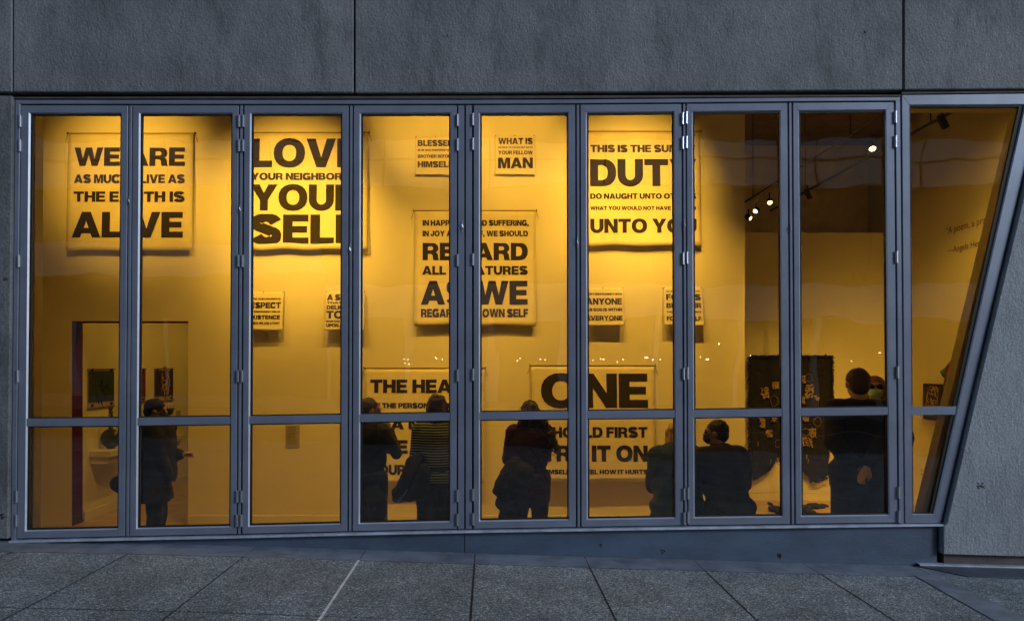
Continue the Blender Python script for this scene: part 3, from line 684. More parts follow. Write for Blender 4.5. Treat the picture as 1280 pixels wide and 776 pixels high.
B('small banner starting A ST, beside the right edge of the third sash', 406.5, 456, 364, 412.5,
  [('A STATE', 409, 452, 368, 375), ('THAT IS NOT', 409, 452, 377.3, 379.4), ('DELIGHTFUL', 409, 453, 381.8, 386.8), ('TO ME', 409, 452, 388.8, 398), ('HOW COULD I INFLICT IT', 408.7, 452, 400.6, 402.7), ('UPON ANOTHER', 409, 452, 404.8, 408.8)], False, (.05, .125), 8)
B('small banner reading ANYONE AS GOD IS WITHIN EVERYONE', 728, 779.5, 359.5, 407,
  [("DON'T CREATE ENMITY WITH", 733, 777, 366.3, 368.6), ('ANYONE', 733, 777, 373, 380.6), ('AS GOD IS WITHIN', 733, 777, 385.3, 389), ('EVERYONE', 733, 777, 394.8, 400.6)], False, (.05, .125), 9)
B('small banner reading FOR HIS BROTHER, behind the frame right of the sixth sash', 829.5, 878, 359, 407,
  [('NO ONE IS A TRUE BELIEVER', 832.5, 875, 363.3, 364.8), ('FOR HIS', 832.5, 875.5, 367.8, 375), ('BROTHER', 832.5, 875.5, 379, 385), ('THAT WHICH HE DESIRES', 832.5, 875.3, 389, 391), ('FOR HIMSELF', 832.5, 874.8, 395.8, 401)], False, (.05, .125), 10)
B('wide low banner reading THE HEART OF THE PERSON, behind the two left standing visitors', 455.5, 605, 460.5, 603,
  [('THE HEART', 463, 597, 474.5, 490.5), ('OF THE PERSON BEFORE YOU', 463, 597, 503.5, 509.8), ('IS A MIRROR', 463, 597, 524, 536), ('SEE THERE', 463, 597, 550, 566), ('YOUR OWN FORM', 463, 597, 580.5, 592.5)], True, (.04, .10), 11)
B('wide low banner with the word ONE in huge letters', 664.5, 818.5, 457.5, 600.5,
  [('ONE', 677, 809, 467.5, 508.5), ('SHOULD FIRST', 678, 808.5, 533.5, 546), ('TRY IT ON', 678, 808.5, 556.5, 575.5), ('HIMSELF TO FEEL HOW IT HURTS', 678, 808.5, 586, 591.5)], True, (.04, .12), 12)

# ------------------------------------------------------------ wall text, label cards, prints
def font_mesh(txt, size, m, origin, xdir, parent, name):
    cu = bpy.data.curves.new('t', 'FONT'); cu.body = txt; cu.size = size; cu.resolution_u = 4
    o = bpy.data.objects.new('t', cu); COL.objects.link(o); dg = bpy.context.evaluated_depsgraph_get(); dg.update()
    me = bpy.data.meshes.new_from_object(o.evaluated_get(dg)); V = [v.co.copy() for v in me.vertices]; Fc = [tuple(p.vertices) for p in me.polygons]
    bpy.data.objects.remove(o)
    og = Vector(origin); xd = Vector(xdir).normalized()
    return add(name, [og+xd*v.x+Vector((0, 0, v.y)) for v in V], Fc, m, parent)
def sw(px, py, e=.0): d = (XS-e)*F/(px-CX); return Vector((XS-e, d-D, EZ+(CY-py)*d/F))
wt = thing('wall_text', 'dark wall text starting with the words A poem, seen through the slanting pane', 'wall lettering', sw(1182, 292))
a = sw(1182, 293, .003)
M['redtext'] = mat('dark_red_vinyl', (.11, .012, .010), .6)
font_mesh('\u201cA poem, a pray', .119, M['redtext'], a, (0, -1, 0), wt, 'lettering')
font_mesh('\u2014Angela Henn', .108, M['redtext'], sw(1184.5, 317, .003), (0, -1, 0), wt, 'lettering')
lc = thing('label_card', 'small grey label card on the wall below the RESPECT banner', 'label', P(366, 558, DW))
q0, q1 = P(357, 559, DW), P(374.5, 531, DW)
M['card'] = mat('grey_card', (.40, .37, .32), .7); M['cardink'] = mat('card_ink', (.12, .10, .09), .7)
Mesh().box(q0.x, q1.x, YW-.008, YW-.0005, q0.z, q1.z).build('card', M['card'], lc)
ms = Mesh()
for i in range(13): z = q1.z-.02-i*.017; ms.box(q0.x+.02, q1.x-.02-random.random()*.03, YW-.0095, YW-.0082, z-.004, z)
tag(ms.build('lettering', M['cardink'], lc), kind='stuff')
M['green'] = mat('green_print', (.035, .062, .008), .7, col2=(.02, .04, .006), vscale=14); M['redprint'] = mat('red_print', (.16, .012, .008), .7)
M['darkprint'] = mat('dark_print', (.035, .02, .018), .7); M['paper'] = mat('tan_paper', (.50, .36, .18), .8); M['motif'] = mat('print_motif', (.42, .30, .16), .8); M['motif2'] = mat('green_motif', (.025, .06, .012), .8)
XB = xd0
def lw(px, py, e=.0): d = (XB+e)*F/(px-CX); return Vector((XB+e, d-D, EZ+(CY-py)*d/F))
def wprint(label, px0, px1, yt_, yb0, field, motif, n=14, seed=0):
    a, b = lw(px0, yt_), lw(px1, yt_); y0, y1 = a.y, b.y; zt_ = a.z; zb = EZ+(CY-yb0)*(y0+D)/F
    root = thing('hanging_print', label, 'print', (XB, (y0+y1)/2, zb), 'small prints hung in the back room')
    Mesh().box(XB+.008, XB+.012, y0, y1, zb, zt_).build('sheet', M['paper'], root)
    h = zt_-zb; Mesh().box(XB+.0125, XB+.0145, y0+.005, y1-.005, zb+h*.13, zt_-h*.05).build('printed_field', field, root)
    rn = random.Random(seed); ms = Mesh(); cy_, cz = (y0+y1)/2, zb+h*.52
    for k in range(n):
        x = XB+.0165; a0 = rn.uniform(0, 6.28); r0 = rn.uniform(.03, .13)*1.2; c_ = (cy_+rn.uniform(-.09, .09), cz+rn.uniform(-.16, .16)); pts = []
        for i in range(7): an = a0+i*.5; pts.append((x, c_[0]+r0*.6*math.cos(an), c_[1]+r0*.7*math.sin(an)))
        ms.tube(pts, [.004, .009, .012, .012, .010, .007, .003], 5)
    ms.build('printed_motif', motif, root)
    for y in (y0+.08, y1-.08):
        for z in (zb+h*.06, zt_-.01): Mesh().box(XB+.006, XB+.03, y-.018, y+.018, z-.018, z+.018).build('clip', M['nail'], root, bevel=.003)
    for z in (zb+.0, zt_): Mesh().tube([(XB+.014, y0-.01, z), (XB+.014, y1+.01, z)], .010, 6).build('slat', M['rod'], root)
wprint('green print on the back room wall, left of the first mullion', 109, 141.5, 461.5, 510, M['green'], M['motif2'], 12, 1)
wprint('red print mostly hidden behind the frame of the second sash', 158, 181, 461, 503, M['redprint'], M['redprint'], 3, 2)
wprint('dark print with a pale figure on the back room wall in the second sash', 192.5, 215.5, 461, 501.5, M['darkprint'], M['motif'], 22, 3)
lb = thing('label_card', 'tiny tan label beside the dark print in the back room', 'label', lw(223, 521)); a, b = lw(220, 513), lw(225.5, 521)
Mesh().box(XB, XB+.006, a.y, b.y, b.z, a.z).build('card', M['card'], lb)
M['vase'] = mat('dark_glazed_vase', (.05, .075, .07), .18, col2=(.02, .03, .03), vscale=12); M['vase2'] = mat('black_glazed_vase', (.018, .018, .018), .2, col2=(.08, .08, .07), vscale=25)
M['stem'] = mat('dried_stem', (.07, .06, .03), .8); M['shelfpaint'] = mat('white_shelf_paint', (.72, .70, .64), .5)
for i, (d0, d1, vd, vx, vr, label, vl, vm) in enumerate(((9.04, 9.75, 9.30, -4.725, .125, 'white wall shelf under the green print', 'round flat dark green vase with one dry stem, on the shelf under the green print', M['vase']),
                                                (10.55, 11.22, 10.92, -4.70, .125, 'white wall shelf behind the visitor in the second sash', 'black round vase with dry leaves beside the head of the visitor in the second sash', M['vase2']))):
    zt_ = EZ-1.055; sh = thing('wall_shelf', label, 'shelf', (XB+.13, (d0+d1)/2-D, zt_-.085), 'white wall shelves in the back room')
    Mesh().box(XB+.001, XB+.26, d0-D, d1-D, zt_-.075, zt_).build('shelf_top', M['shelfpaint'], sh, bevel=.003)
    Mesh().box(XB+.001, XB+.22, d0-D+.03, d1-D-.03, zt_-.16, zt_-.0755).build('shelf_box', M['shelfpaint'], sh, bevel=.003)
    v = thing('vase', vl, 'vase', (vx, vd-D, zt_))
    ms = Mesh(); prof = [(.0, .0), (.045, .0), (.05, .008)]+[(vr*math.sin(math.pi*(.12+.80*k/14)), vr*1.02-vr*math.cos(math.pi*(.12+.80*k/14))) for k in range(15)]+[(.028, vr*2.08), (.034, vr*2.16), (.024, vr*2.15), (.02, vr*1.9)]
    ms.lathe((vx, vd-D, zt_), prof, 28, 1, .55); ms.build('vase_body', vm, v, smooth=True)
    ms = Mesh(); rn = random.Random(i)
    for k in range(1 if i == 0 else 4):
        ox = 0 if i == 0 else (k-1.5)*.05; p0 = Vector((vx, vd-D, zt_+vr*2)); tip = p0+Vector((ox, 0, .24 if i == 0 else .20)); ms.tube([p0, (p0+tip)/2+Vector((.004, 0, 0)), tip], .004, 5)
        for j in range(16 if i == 0 else 9):
            f = (.45 if i == 0 else .3)+.55*j/16*1.2; c_ = p0.lerp(tip, min(1, f)); an = j*2.4; dr = Vector((math.cos(an), math.sin(an)*.6, .8))*(.035 if i == 0 else .05)
            ms.tube([c_, c_+dr*.6, c_+dr], [.004, .010, .002], 5)
    ms.build('dried_stem', M['stem'], v)

# framed picture, outlet and coloured wall piece on the side wall
fp = thing('framed_picture', 'small black framed picture on the side wall in the slanting pane', 'picture', sw(1168, 531))
a, b = sw(1157.5, 479, .0), sw(1182, 479, .0); zt_, zb = a.z, sw(1157.5, 523.5).z
Mesh().box(XS-.04, XS-.002, b.y, a.y, zb, zt_).build('frame', M['ink'], fp, bevel=.004)
Mesh().box(XS-.043, XS-.0402, b.y+.03, a.y-.03, zb+.03, zt_-.03).build('picture', M['darkprint'], fp)
ms = Mesh(); rn = random.Random(5)
for k in range(16):
    r0 = rn.uniform(.03, .10); c_ = Vector((XS-.047, (a.y+b.y)/2+rn.uniform(-.07, .07), (zt_+zb)/2+rn.uniform(-.05, .12))); a0 = rn.uniform(0, 6)
    ms.tube([c_+Vector((0, r0*math.cos(a0+i*.6), r0*math.sin(a0+i*.6))) for i in range(6)], .004, 5)
ms.build('drawn_figure', M['motif'], fp)
ol = thing('wall_outlet', 'small white wall outlet low on the side wall in the slanting pane', 'outlet', sw(1153, 593)); q = sw(1153, 590)
Mesh().box(XS-.008, XS, q.y-.035, q.y+.035, q.z-.06, q.z+.06).build('cover_plate', M['shelfpaint'], ol, bevel=.002)
for dz in (-.025, .025): Mesh().box(XS-.0095, XS-.008, q.y-.015, q.y+.015, q.z+dz-.013, q.z+dz+.013).build('socket', M['card'], ol)

# ------------------------------------------------------------ organic forms (people, cloth, sculptures)
def rotz(a): return Matrix.Rotation(a, 3, 'Z')
TMP = bpy.data.scenes.new('workbench'); DEAD = []
def tmp_graph():
    with bpy.context.temp_override(scene=TMP, view_layer=TMP.view_layers[0]): return bpy.context.evaluated_depsgraph_get()
def fuse(name, prims, m, parent, voxel=.012, smooth=4, post=None, wrinkle=0, wscale=9, origin=None):
    """one continuous surface grown over tapered limbs and ellipsoids"""
    pm = Mesh()
    for p in prims:
        if p[0] == 'c':
            _, a, ra, b, rb = p; a, b = Vector(a), Vector(b)
            if (b-a).length > 1e-5: pm.tube([a, b], [ra, rb], 16)
            for c, r in ((a, ra), (b, rb)): pm.ball(c, r, 14, 9)
        else:
            _, c, r = p[:3]; n0 = len(pm.V); pm.ball((0, 0, 0), tuple(r), 18, 12)
            Rm = p[3] if len(p) > 3 else Matrix.Identity(3); c = Vector(c)
            for q_ in range(n0, len(pm.V)): pm.V[q_] = tuple(c+Rm @ Vector(pm.V[q_]))
    me = bpy.data.meshes.new('tmp'); me.from_pydata(pm.V, [], pm.F); me.update(); o = bpy.data.objects.new('tmp', me); TMP.collection.objects.link(o)
    rm = o.modifiers.new('r', 'REMESH'); rm.mode = 'VOXEL'; rm.voxel_size = voxel
    if smooth: sm = o.modifiers.new('s', 'SMOOTH'); sm.iterations = smooth; sm.factor = .5
    dg = tmp_graph(); dg.update(); me2 = bpy.data.meshes.new_from_object(o.evaluated_get(dg)); TMP.collection.objects.unlink(o); DEAD.extend((o, me, me2))
    V = [v.co.copy() for v in me2.vertices]; N = [v.normal.copy() for v in me2.vertices]; Fc = [tuple(p.vertices) for p in me2.polygons]
    if wrinkle:
        for i, v in enumerate(V):
            w = noise.noise(v*wscale)+.6*abs(noise.noise(Vector((v.x*wscale*1.2, v.y*wscale*1.2, v.z*wscale*2.8))))
            V[i] = v+N[i]*w*wrinkle
    if post: V = [post(v) for v in V]
    return add(name, V, Fc, m, parent, smooth=True)
def two_bone(a, b, l1, l2, hint):
    a, b = Vector(a), Vector(b); v = b-a; L = min(v.length, (l1+l2)*.999); n = v.normalized(); b = a+n*L
    x = (l1*l1-l2*l2+L*L)/(2*L); h = math.sqrt(max(0, l1*l1-x*x)); hp = Vector(hint)-n*Vector(hint).dot(n)
    if hp.length < 1e-4: hp = Vector((0, 0, -1))
    return a+n*x+hp.normalized()*h, b
def person(label, X, Y, zfoot, H, ang, garb, lh, rh, eh=((-.6, -.5, -.4), (.6, -.5, -.4)), head=(0, 0), lean=0, seat=None, hair=None, skin='skin', stance=.09, wide=1.0, extras=None, torso_turn=0, side=0):
    """ang: 0 = back to the street; local x right, y forward, z up in units for 1.75 m. lh/rh hand targets relative to the pelvis-standing frame"""
    k = H/1.75; root = thing('person', label, 'person', (X, Y, zfoot)); R = rotz(ang)
    def T(p): return Vector((X, Y, zfoot))+R @ (Vector(p)*k)
    seatz = 0 if seat is None else seat-.92
    pel = Vector((0, 0, .93+seatz)); ch = pel+Vector((side, math.sin(lean)*.42, math.cos(lean)*.42)); nk = ch+Vector((side*.55, math.sin(lean)*.10, .11))
    hc = nk+Vector((head[0]*0, .02+math.sin(lean)*.05, .155)); yaw, pitch = head
    Rh = Matrix.Rotation(yaw, 3, 'Z') @ Matrix.Rotation(pitch, 3, 'X')
    def Hd(p): return hc+Rh @ Vector(p)
    Rt = Matrix.Rotation(torso_turn, 3, 'Z')
    sh = {-1: ch+Rt @ Vector((-.175*wide, 0, .055)), 1: ch+Rt @ Vector((.175*wide, 0, .055))}
    arms = {}
    for sg, hnd, hn in ((-1, lh, eh[0]), (1, rh, eh[1])):
        el, wr = two_bone(sh[sg], Vector(hnd)+Vector((0, 0, seatz)), .285, .255, hn); arms[sg] = (el, wr)
    legs = {}
    for sg in (-1, 1):
        hip = pel+Vector((sg*.09, 0, -.03))
        if seat is None: kn, an = Vector((sg*(stance+.01), .03, .50)), Vector((sg*(stance+.02), -.02, .085))
        else: kn, an = Vector((sg*.13, .42, .50)), Vector((sg*.13, .36, .085))
        legs[sg] = (hip, kn, an)
    def C(a, ra, b, rb): return ('c', T(a), ra*k, T(b), rb*k)
    def E(c, r, rot=None): return ('e', T(c), tuple(v*k for v in r), R @ (rot if rot else Matrix.Identity(3)))
    bt = (ch-pel).normalized(); rl = Matrix.Rotation(-lean, 3, 'X')
    bp = [E(Hd((0, -.012, .012)), (.077, .096, .092), Rh), E(Hd((0, .030, -.052)), (.056, .062, .060), Rh), E(Hd((0, .078, -.088)), (.022, .018, .018), Rh),
          C(Hd((0, .086, .012)), .010, Hd((0, .108, -.022)), .014), E(Hd((0, .088, -.060)), (.026, .012, .011), Rh), E(Hd((0, .082, .028)), (.058, .014, .012), Rh),
          E(Hd((-.079, -.005, -.010)), (.011, .020, .032), Rh), E(Hd((.079, -.005, -.010)), (.011, .020, .032), Rh),
          C(nk+Vector((0, -.012, -.05)), .062, Hd((0, -.02, -.05)), .054),
          E(ch+Vector((0, 0, -.03)), (.165*wide, .105, .17), rl), E((ch+pel)/2, (.135*wide, .098, .15), rl), E(pel, (.160*wide, .115, .12)),
          C(sh[-1]+Vector((.03, 0, .02)), .055, sh[1]+Vector((-.03, 0, .02)), .055)]
    for sg in (-1, 1):
        el, wr = arms[sg]; bp += [C(sh[sg], .052, el, .038), C(el, .039, wr, .027)]
        f = (wr-el).normalized(); sdv = f.cross(Vector((0, 0, 1))); sdv = sdv.normalized() if sdv.length > .1 else Vector((1, 0, 0)); up_ = sdv.cross(f)
        palm = wr+f*.05; bp.append(C(wr, .024, palm+f*.02, .030)); bp.append(C(palm+sdv*.018, .018, palm-sdv*.018, .018))
        for j, (o_, L_) in enumerate(((-.028, .062), (-.009, .074), (.010, .070), (.028, .054))):
            b0 = palm+f*.03+sdv*o_; k1 = b0+f*L_*.5-up_*.006; k2 = k1+f*L_*.35-up_*.022; bp += [C(b0, .0095, k1, .0088), C(k1, .0088, k2, .0075)]
        b0 = wr+f*.025-sdv*.026; bp += [C(b0, .012, b0+f*.035-sdv*.022-up_*.01, .0105), C(b0+f*.035-sdv*.022-up_*.01, .0105, b0+f*.062-sdv*.026-up_*.02, .0085)]
        hip, kn, an = legs[sg]; bp += [C(hip, .085, kn, .055), C(kn, .056, kn.lerp(an, .3)+Vector((0, -.015, 0)), .054), C(kn.lerp(an, .3)+Vector((0, -.015, 0)), .054, an, .036), C(an+Vector((0, -.03, -.04)), .034, an+Vector((0, .14, -.05)), .030)]
    fuse('body', bp, M[skin], root, .0095*k, 2)
    for sg in (-1, 1):
        ms = Mesh().ball(T(Hd((sg*.031, .081, .008))), .0125*k, 10, 7); ms.build('eye', M['eye'], root, smooth=True)
    # shoes
    for sg in (-1, 1):
        an = legs[sg][2]; fuse('shoe', [C(an+Vector((0, -.035, -.045)), .042, an+Vector((0, .13, -.052)), .036), C(an, .045, an+Vector((0, 0, -.03)), .046)], M['shoe'], root, .012, 2, post=lambda v: Vector((v.x, v.y, max(v.z, zfoot+.001))))
    # trousers / skirt
    tm, tr_ = garb['lower']; lp = [E(pel+Vector((0, 0, .0)), (.178*wide, .135, .125)), E(pel+Vector((0, -.02, .09)), (.15*wide, .12, .08))]
    for sg in (-1, 1):
        hip, kn, an = legs[sg]; lp += [C(hip, .10*tr_, kn, .076*tr_), C(kn, .078*tr_, an, .070*tr_)]
    if garb.get('skirt'): lp += [C(pel, .155, (0, 0, .35), .18), E((0, 0, .35), (.19, .15, .06))]
    fuse('trousers', lp, M[tm], root, .016*k, 3, wrinkle=.008, wscale=8, post=lambda v: Vector((v.x, v.y, max(v.z, zfoot+.045))))
    # upper garment
    um = garb['upper']; hem = garb.get('hem', .80)+seatz; fat = garb.get('fat', 1.0); up2 = []
    up2 += [E(ch+Vector((0, 0, -.03)), (.192*wide*fat, .132*fat, .19), rl), E((ch+pel)/2, (.165*wide*fat, .128*fat, .17), rl), E(pel+Vector((0, 0, .02)), (.182*wide*fat, .145*fat, .13)),
            C(sh[-1]+Vector((.02, 0, .01)), .070*fat, sh[1]+Vector((-.02, 0, .01)), .070*fat), C(nk+Vector((0, -.01, -.075)), .085, nk+Vector((0, -.012, -.02)), .066)]
    if fat > 1.2: up2.append(C(ch, .150*fat, pel, .155*fat))
    if hem < .85+seatz: up2 += [C(pel+Vector((-.06, 0, 0)), .13*fat, Vector((-.07, 0, hem+.06)), .125*fat), C(pel+Vector((.06, 0, 0)), .13*fat, Vector((.07, 0, hem+.06)), .125*fat)]
    for sg in (-1, 1):
        el, wr = arms[sg]; e2 = wr.lerp(el, .10); up2 += [C(sh[sg], .066*fat, el, .054*fat), C(el, .054*fat, e2, .042*fat)]
    zh = zfoot+hem*k
    fuse(garb.get('uname', 'jacket'), up2, M[um], root, .014*k, 3, wrinkle=garb.get('wr', .010), wscale=7, post=(lambda v: Vector((v.x, v.y, max(v.z, zh)))))
    if garb.get('vest'):
        vp = [E(ch+Vector((0, 0, -.03)), (.200*wide*fat, .142*fat, .195), rl), E((ch+pel)/2, (.176*wide*fat, .140*fat, .19), rl), E(pel, (.19*wide*fat, .152*fat, .14)), C(sh[-1]+Vector((.05, 0, .015)), .074, sh[1]+Vector((-.05, 0, .015)), .074)]
        fuse('vest', vp, M[garb['vest']], root, .015*k, 3, wrinkle=.006, post=(lambda v: Vector((v.x, v.y, max(v.z, zh)))))
    if hair: hair(root, T, Hd, Rh, R, k, fuse, E, C)
    if extras: extras(root, T, Hd, Rh, R, k, E, C, arms, sh, pel, ch)
    return root
M['eye'] = mat('eye', (.05, .035, .03), .2); M['shoe'] = mat('black_shoe', (.02, .02, .02), .5)
M['black_cloth'] = mat('black_cloth', (.007, .007, .009), .85, bump=.4, bscale=120, bdist=.002)
M['charcoal'] = mat('charcoal_coat', (.012, .013, .018), .9, var=.2, vscale=10, bump=.5, bscale=90, bdist=.003)
M['navy'] = mat('navy_shirt', (.035, .045, .065), .85, var=.1, bump=.3, bscale=80)
M['jeans'] = mat('dark_jeans', (.018, .022, .032), .85, var=.2, vscale=14, bump=.4, bscale=200)
M['plum'] = mat('plum_knit', (.036, .006, .022), .9, var=.25, vscale=16, bump=.7, bscale=110, bdist=.004)
M['denim'] = mat('blue_jacket', (.012, .050, .24), .8, var=.2, vscale=8, bump=.4, bscale=60, bdist=.004)
M['hair_dark'] = mat('dark_hair', (.014, .010, .008), .5, bump=.9, bscale=90, bdist=.006, stretch=(1, 1, .25))
M['hair_brown'] = mat('brown_hair', (.040, .020, .010), .5, bump=.9, bscale=90, bdist=.006, stretch=(1, 1, .2))
M['hair_grey'] = mat('thin_grey_hair', (.085, .060, .045), .6, bump=.6, bscale=140, bdist=.004)
M['hair_blond'] = mat('ash_blond_hair', (.75, .60, .38), .5, col2=(.40, .29, .16), vscale=30, bump=.9, bscale=90, bdist=.006, stretch=(1, 1, .2))
M['hair_red'] = mat('strawberry_hair', (.40, .17, .06), .5, col2=(.16, .06, .02), vscale=40, bump=.9, bscale=70, bdist=.008)
M['mask'] = mat('pale_green_mask', (.50, .92, 1.0), .8, bump=.5, bscale=40, bdist=.004, stretch=(1, 1, 4)); M['mask_black'] = mat('black_mask', (.015, .015, .016), .8)
M['lensdark'] = mat('dark_glasses', (.01, .01, .012), .15); M['phone'] = mat('leaflet_paper', (.55, .48, .38), .6)
# striped knit
sm_ = mat('striped_knit', (.03, .05, .05), .85, bump=.3, bscale=120); nt = sm_.node_tree; b_ = nt.nodes['Principled BSDF']
tc_ = nt.nodes.new('ShaderNodeTexCoord'); wv = nt.nodes.new('ShaderNodeTexWave'); wv.bands_direction = 'Z'; wv.inputs['Scale'].default_value = 13.5; wv.inputs['Distortion'].default_value = .5; wv.inputs['Detail'].default_value = 1
rr_ = nt.nodes.new('ShaderNodeValToRGB'); rr_.color_ramp.elements[0].position = .62; rr_.color_ramp.elements[1].position = .74; rr_.color_ramp.elements[0].color = (.018, .034, .036, 1); rr_.color_ramp.elements[1].color = (.42, .52, .46, 1)
nt.links.new(tc_.outputs['Object'], wv.inputs['Vector']); nt.links.new(wv.outputs[0], rr_.inputs[0]); nt.links.new(rr_.outputs[0], b_.inputs['Base Color'])
M['stripe'] = sm_
def hair_short(m, top=.104, back=-.05):
    def h(root, T, Hd, Rh, R, k, fuse, E, C):
        fuse('hair', [E(Hd((0, -.022, .028)), (.084, .098, .090), Rh), E(Hd((0, -.050, -.02)), (.072, .064, .075), Rh)], M[m], root, .009, 2, wrinkle=.005, wscale=38)
    return h
def hair_fringe(m):
    def h(root, T, Hd, Rh, R, k, fuse, E, C):
        fuse('hair', [E(Hd((0, -.045, -.015)), (.086, .070, .052), Rh), E(Hd((0, -.052, .02)), (.072, .058, .05), Rh)], M[m], root, .009, 2, wrinkle=.005, wscale=34)
    return h
def hair_long(m, L=.20, w=.10, fl=.02):
    def h(root, T, Hd, Rh, R, k, fuse, E, C):
        pr_ = [E(Hd((0, -.018, .030)), (.090, .104, .095), Rh), E(Hd((0, -.055, -.04)), (w, .070, .11), Rh), E(Hd((0, -.055, -.10)), (w+fl*.5, .060, .11), Rh), E(Hd((0, -.050, -L*.75)), (w+fl, .050, .075), Rh)]
        for sg in (-1, 1): pr_.append(C(Hd((sg*.082, .005, .03)), .022, Hd((sg*(.088+fl), .0, -L*.8)), .024))
        fuse('hair', pr_, M[m], root, .010, 2, wrinkle=.010, wscale=26)
    return h
def hair_curly(m, right=0, vol=1.0, L=.30, n=150, seed=1):
    def h(root, T, Hd, Rh, R, k, fuse, E, C):
        rn = random.Random(seed); pr_ = [E(Hd((0, -.02, .022)), (.088, .100, .092), Rh), E(Hd((right*.4, -.055, -.09)), (.095*vol, .07, .12), Rh), E(Hd((right, -.06, -L*.72)), (.135*vol, .07, .12), Rh)]
        for i in range(n):
            f = rn.random(); an = rn.uniform(0, 2*math.pi); w = (.074+.085*min(1, f*1.5))*vol
            c = Vector((right*f+(w-.022*(1-min(1, f*3)))*math.cos(an), -.055+.062*math.sin(an), .02-(L-.01)*f)); r = rn.uniform(.012, .024)
            if math.sin(an) > .1 and abs(math.cos(an)) < .7: continue
            pr_.append(E(Hd(c), (r, r, r*1.3)))
        fuse('hair', pr_, M[m], root, .0085, 1, wrinkle=.007, wscale=45)
        ms = Mesh()
        for i in range(140):
            f = rn.random(); an = rn.uniform(math.pi*.9, math.pi*2.1); w = (.078+.088*min(1, f*1.5))*vol; c0 = Vector((right*f+w*math.cos(an), -.055+.066*math.sin(an), .05-(L+.02)*f))
            pts = []
            for j in range(9): a2 = j*.95+i; pts.append(T(Hd(c0+Vector((math.cos(a2)*.012+math.cos(an)*.012, math.sin(a2)*.012, -.008*j)))))
            ms.tube(pts, .0022, 3)
        tag(ms.build('loose_curls', M[m], root), kind='stuff')
    return h
ZP = ZF+.0
def at(px, d): return ((px-CX)*d/F, d-D)

# visitor 1: profile, facing right, dark cap and mask, holding a leaflet
def x1(root, T, Hd, Rh, R, k, E, C, arms, sh, pel, ch):
    fuse('knit_cap', [E(Hd((0, -.022, .034)), (.090, .108, .088), Rh), E(Hd((0, -.07, -.02)), (.075, .06, .06), Rh)], M['black_cloth'], root, .010, 2, wrinkle=.004, wscale=20)
    fuse('face_mask', [E(Hd((0, .062, -.052)), (.060, .062, .050), Rh)], M['mask_black'], root, .009, 2)
    w = T(arms[-1][1]+(arms[-1][1]-arms[-1][0]).normalized()*.10); ms = Mesh()
    ms.box(w.x-.03, w.x+.035, w.y-.04, w.y+.03, w.z+.012, w.z+.022); ms.build('held_leaflet', M['phone'], root, bevel=.002)
    a, b = T(sh[1]+Vector((-.05, .02, .06))), T(pel+Vector((-.15, -.15, -.02)))
X_, Y_ = at(193, 7.1)
person('visitor in dark coat and cap facing right, holding a leaflet, in the second sash', X_, Y_, ZP, 1.57, math.radians(-78), dict(upper='charcoal', lower=('black_cloth', 1.05), hem=.66, fat=1.46),
       (-.06, .26, 1.13), (.14, .20, .84), eh=((-.2, -.5, -.9), (.2, -.8, -.5)), head=(0, -.08), hair=None, extras=x1)
bag = thing('shoulder_bag', 'black shoulder bag behind the visitor in the second sash', 'bag', P(146, 616, 7.15))
c_ = P(150, 604, 7.15); fuse('bag_body', [('e', c_, (.075, .13, .085)), ('e', c_+Vector((.06, 0, -.02)), (.09, .12, .07))], M['black_cloth'], bag, .012, 3, wrinkle=.008)
Mesh().tube([c_+Vector((.03, 0, .07)), c_+Vector((.12, -.02, .16)), c_+Vector((.22, -.06, .32)), c_+Vector((.30, -.08, .46))], .010, 6).build('strap', M['black_cloth'], bag)

# visitor 2: balding man with glasses, hand at chin
def x2(root, T, Hd, Rh, R, k, E, C, arms, sh, pel, ch):
    ms = Mesh(); 
    for sg in (-1, 1):
        c = Hd((sg*.034, .100, .006)); ms.tube([T(c+Rh @ Vector((.026*math.cos(a*.785), 0, .020*math.sin(a*.785)))) for a in range(8)], .0028, 5, closed=True)
        ms.tube([T(Hd((sg*.060, .098, .010))), T(Hd((sg*.080, .0, .012)))], .0028, 5)
    ms.tube([T(Hd((-.01, .102, .008))), T(Hd((.01, .102, .008)))], .0028, 5); ms.build('glasses', M['hinge'], root)
X_, Y_ = at(461, 6.70)
person('balding man with glasses and dark vest, hand raised to his chin, in the fourth sash', X_, Y_, ZP, 1.60, math.radians(-28), dict(upper='navy', vest='black_cloth', lower=('black_cloth', 1.12), hem=.74, fat=1.06, uname='shirt'),
       (-.22, .24, 1.02), (.10, .20, 1.41), eh=((-1, -.2, -.3), (.35, .15, -1)), head=(math.radians(-34), -.10), hair=hair_short('hair_grey'), extras=x2, wide=1.04)
# visitor 3: woman in striped top
X_, Y_ = at(546.5, 6.65)
person('woman with brown hair in a dark striped top and black trousers, in the fourth sash', X_, Y_, ZP, 1.63, math.radians(4), dict(upper='stripe', lower=('black_cloth', 1.22), hem=.90, fat=1.08, uname='striped_top', wr=.006),
       (-.20, .27, 1.16), (.20, .27, 1.16), eh=((-.15, -.5, -1), (.15, -.5, -1)), head=(math.radians(-8), -.05), hair=hair_long('hair_brown', .25, .088, .006), wide=1.0)
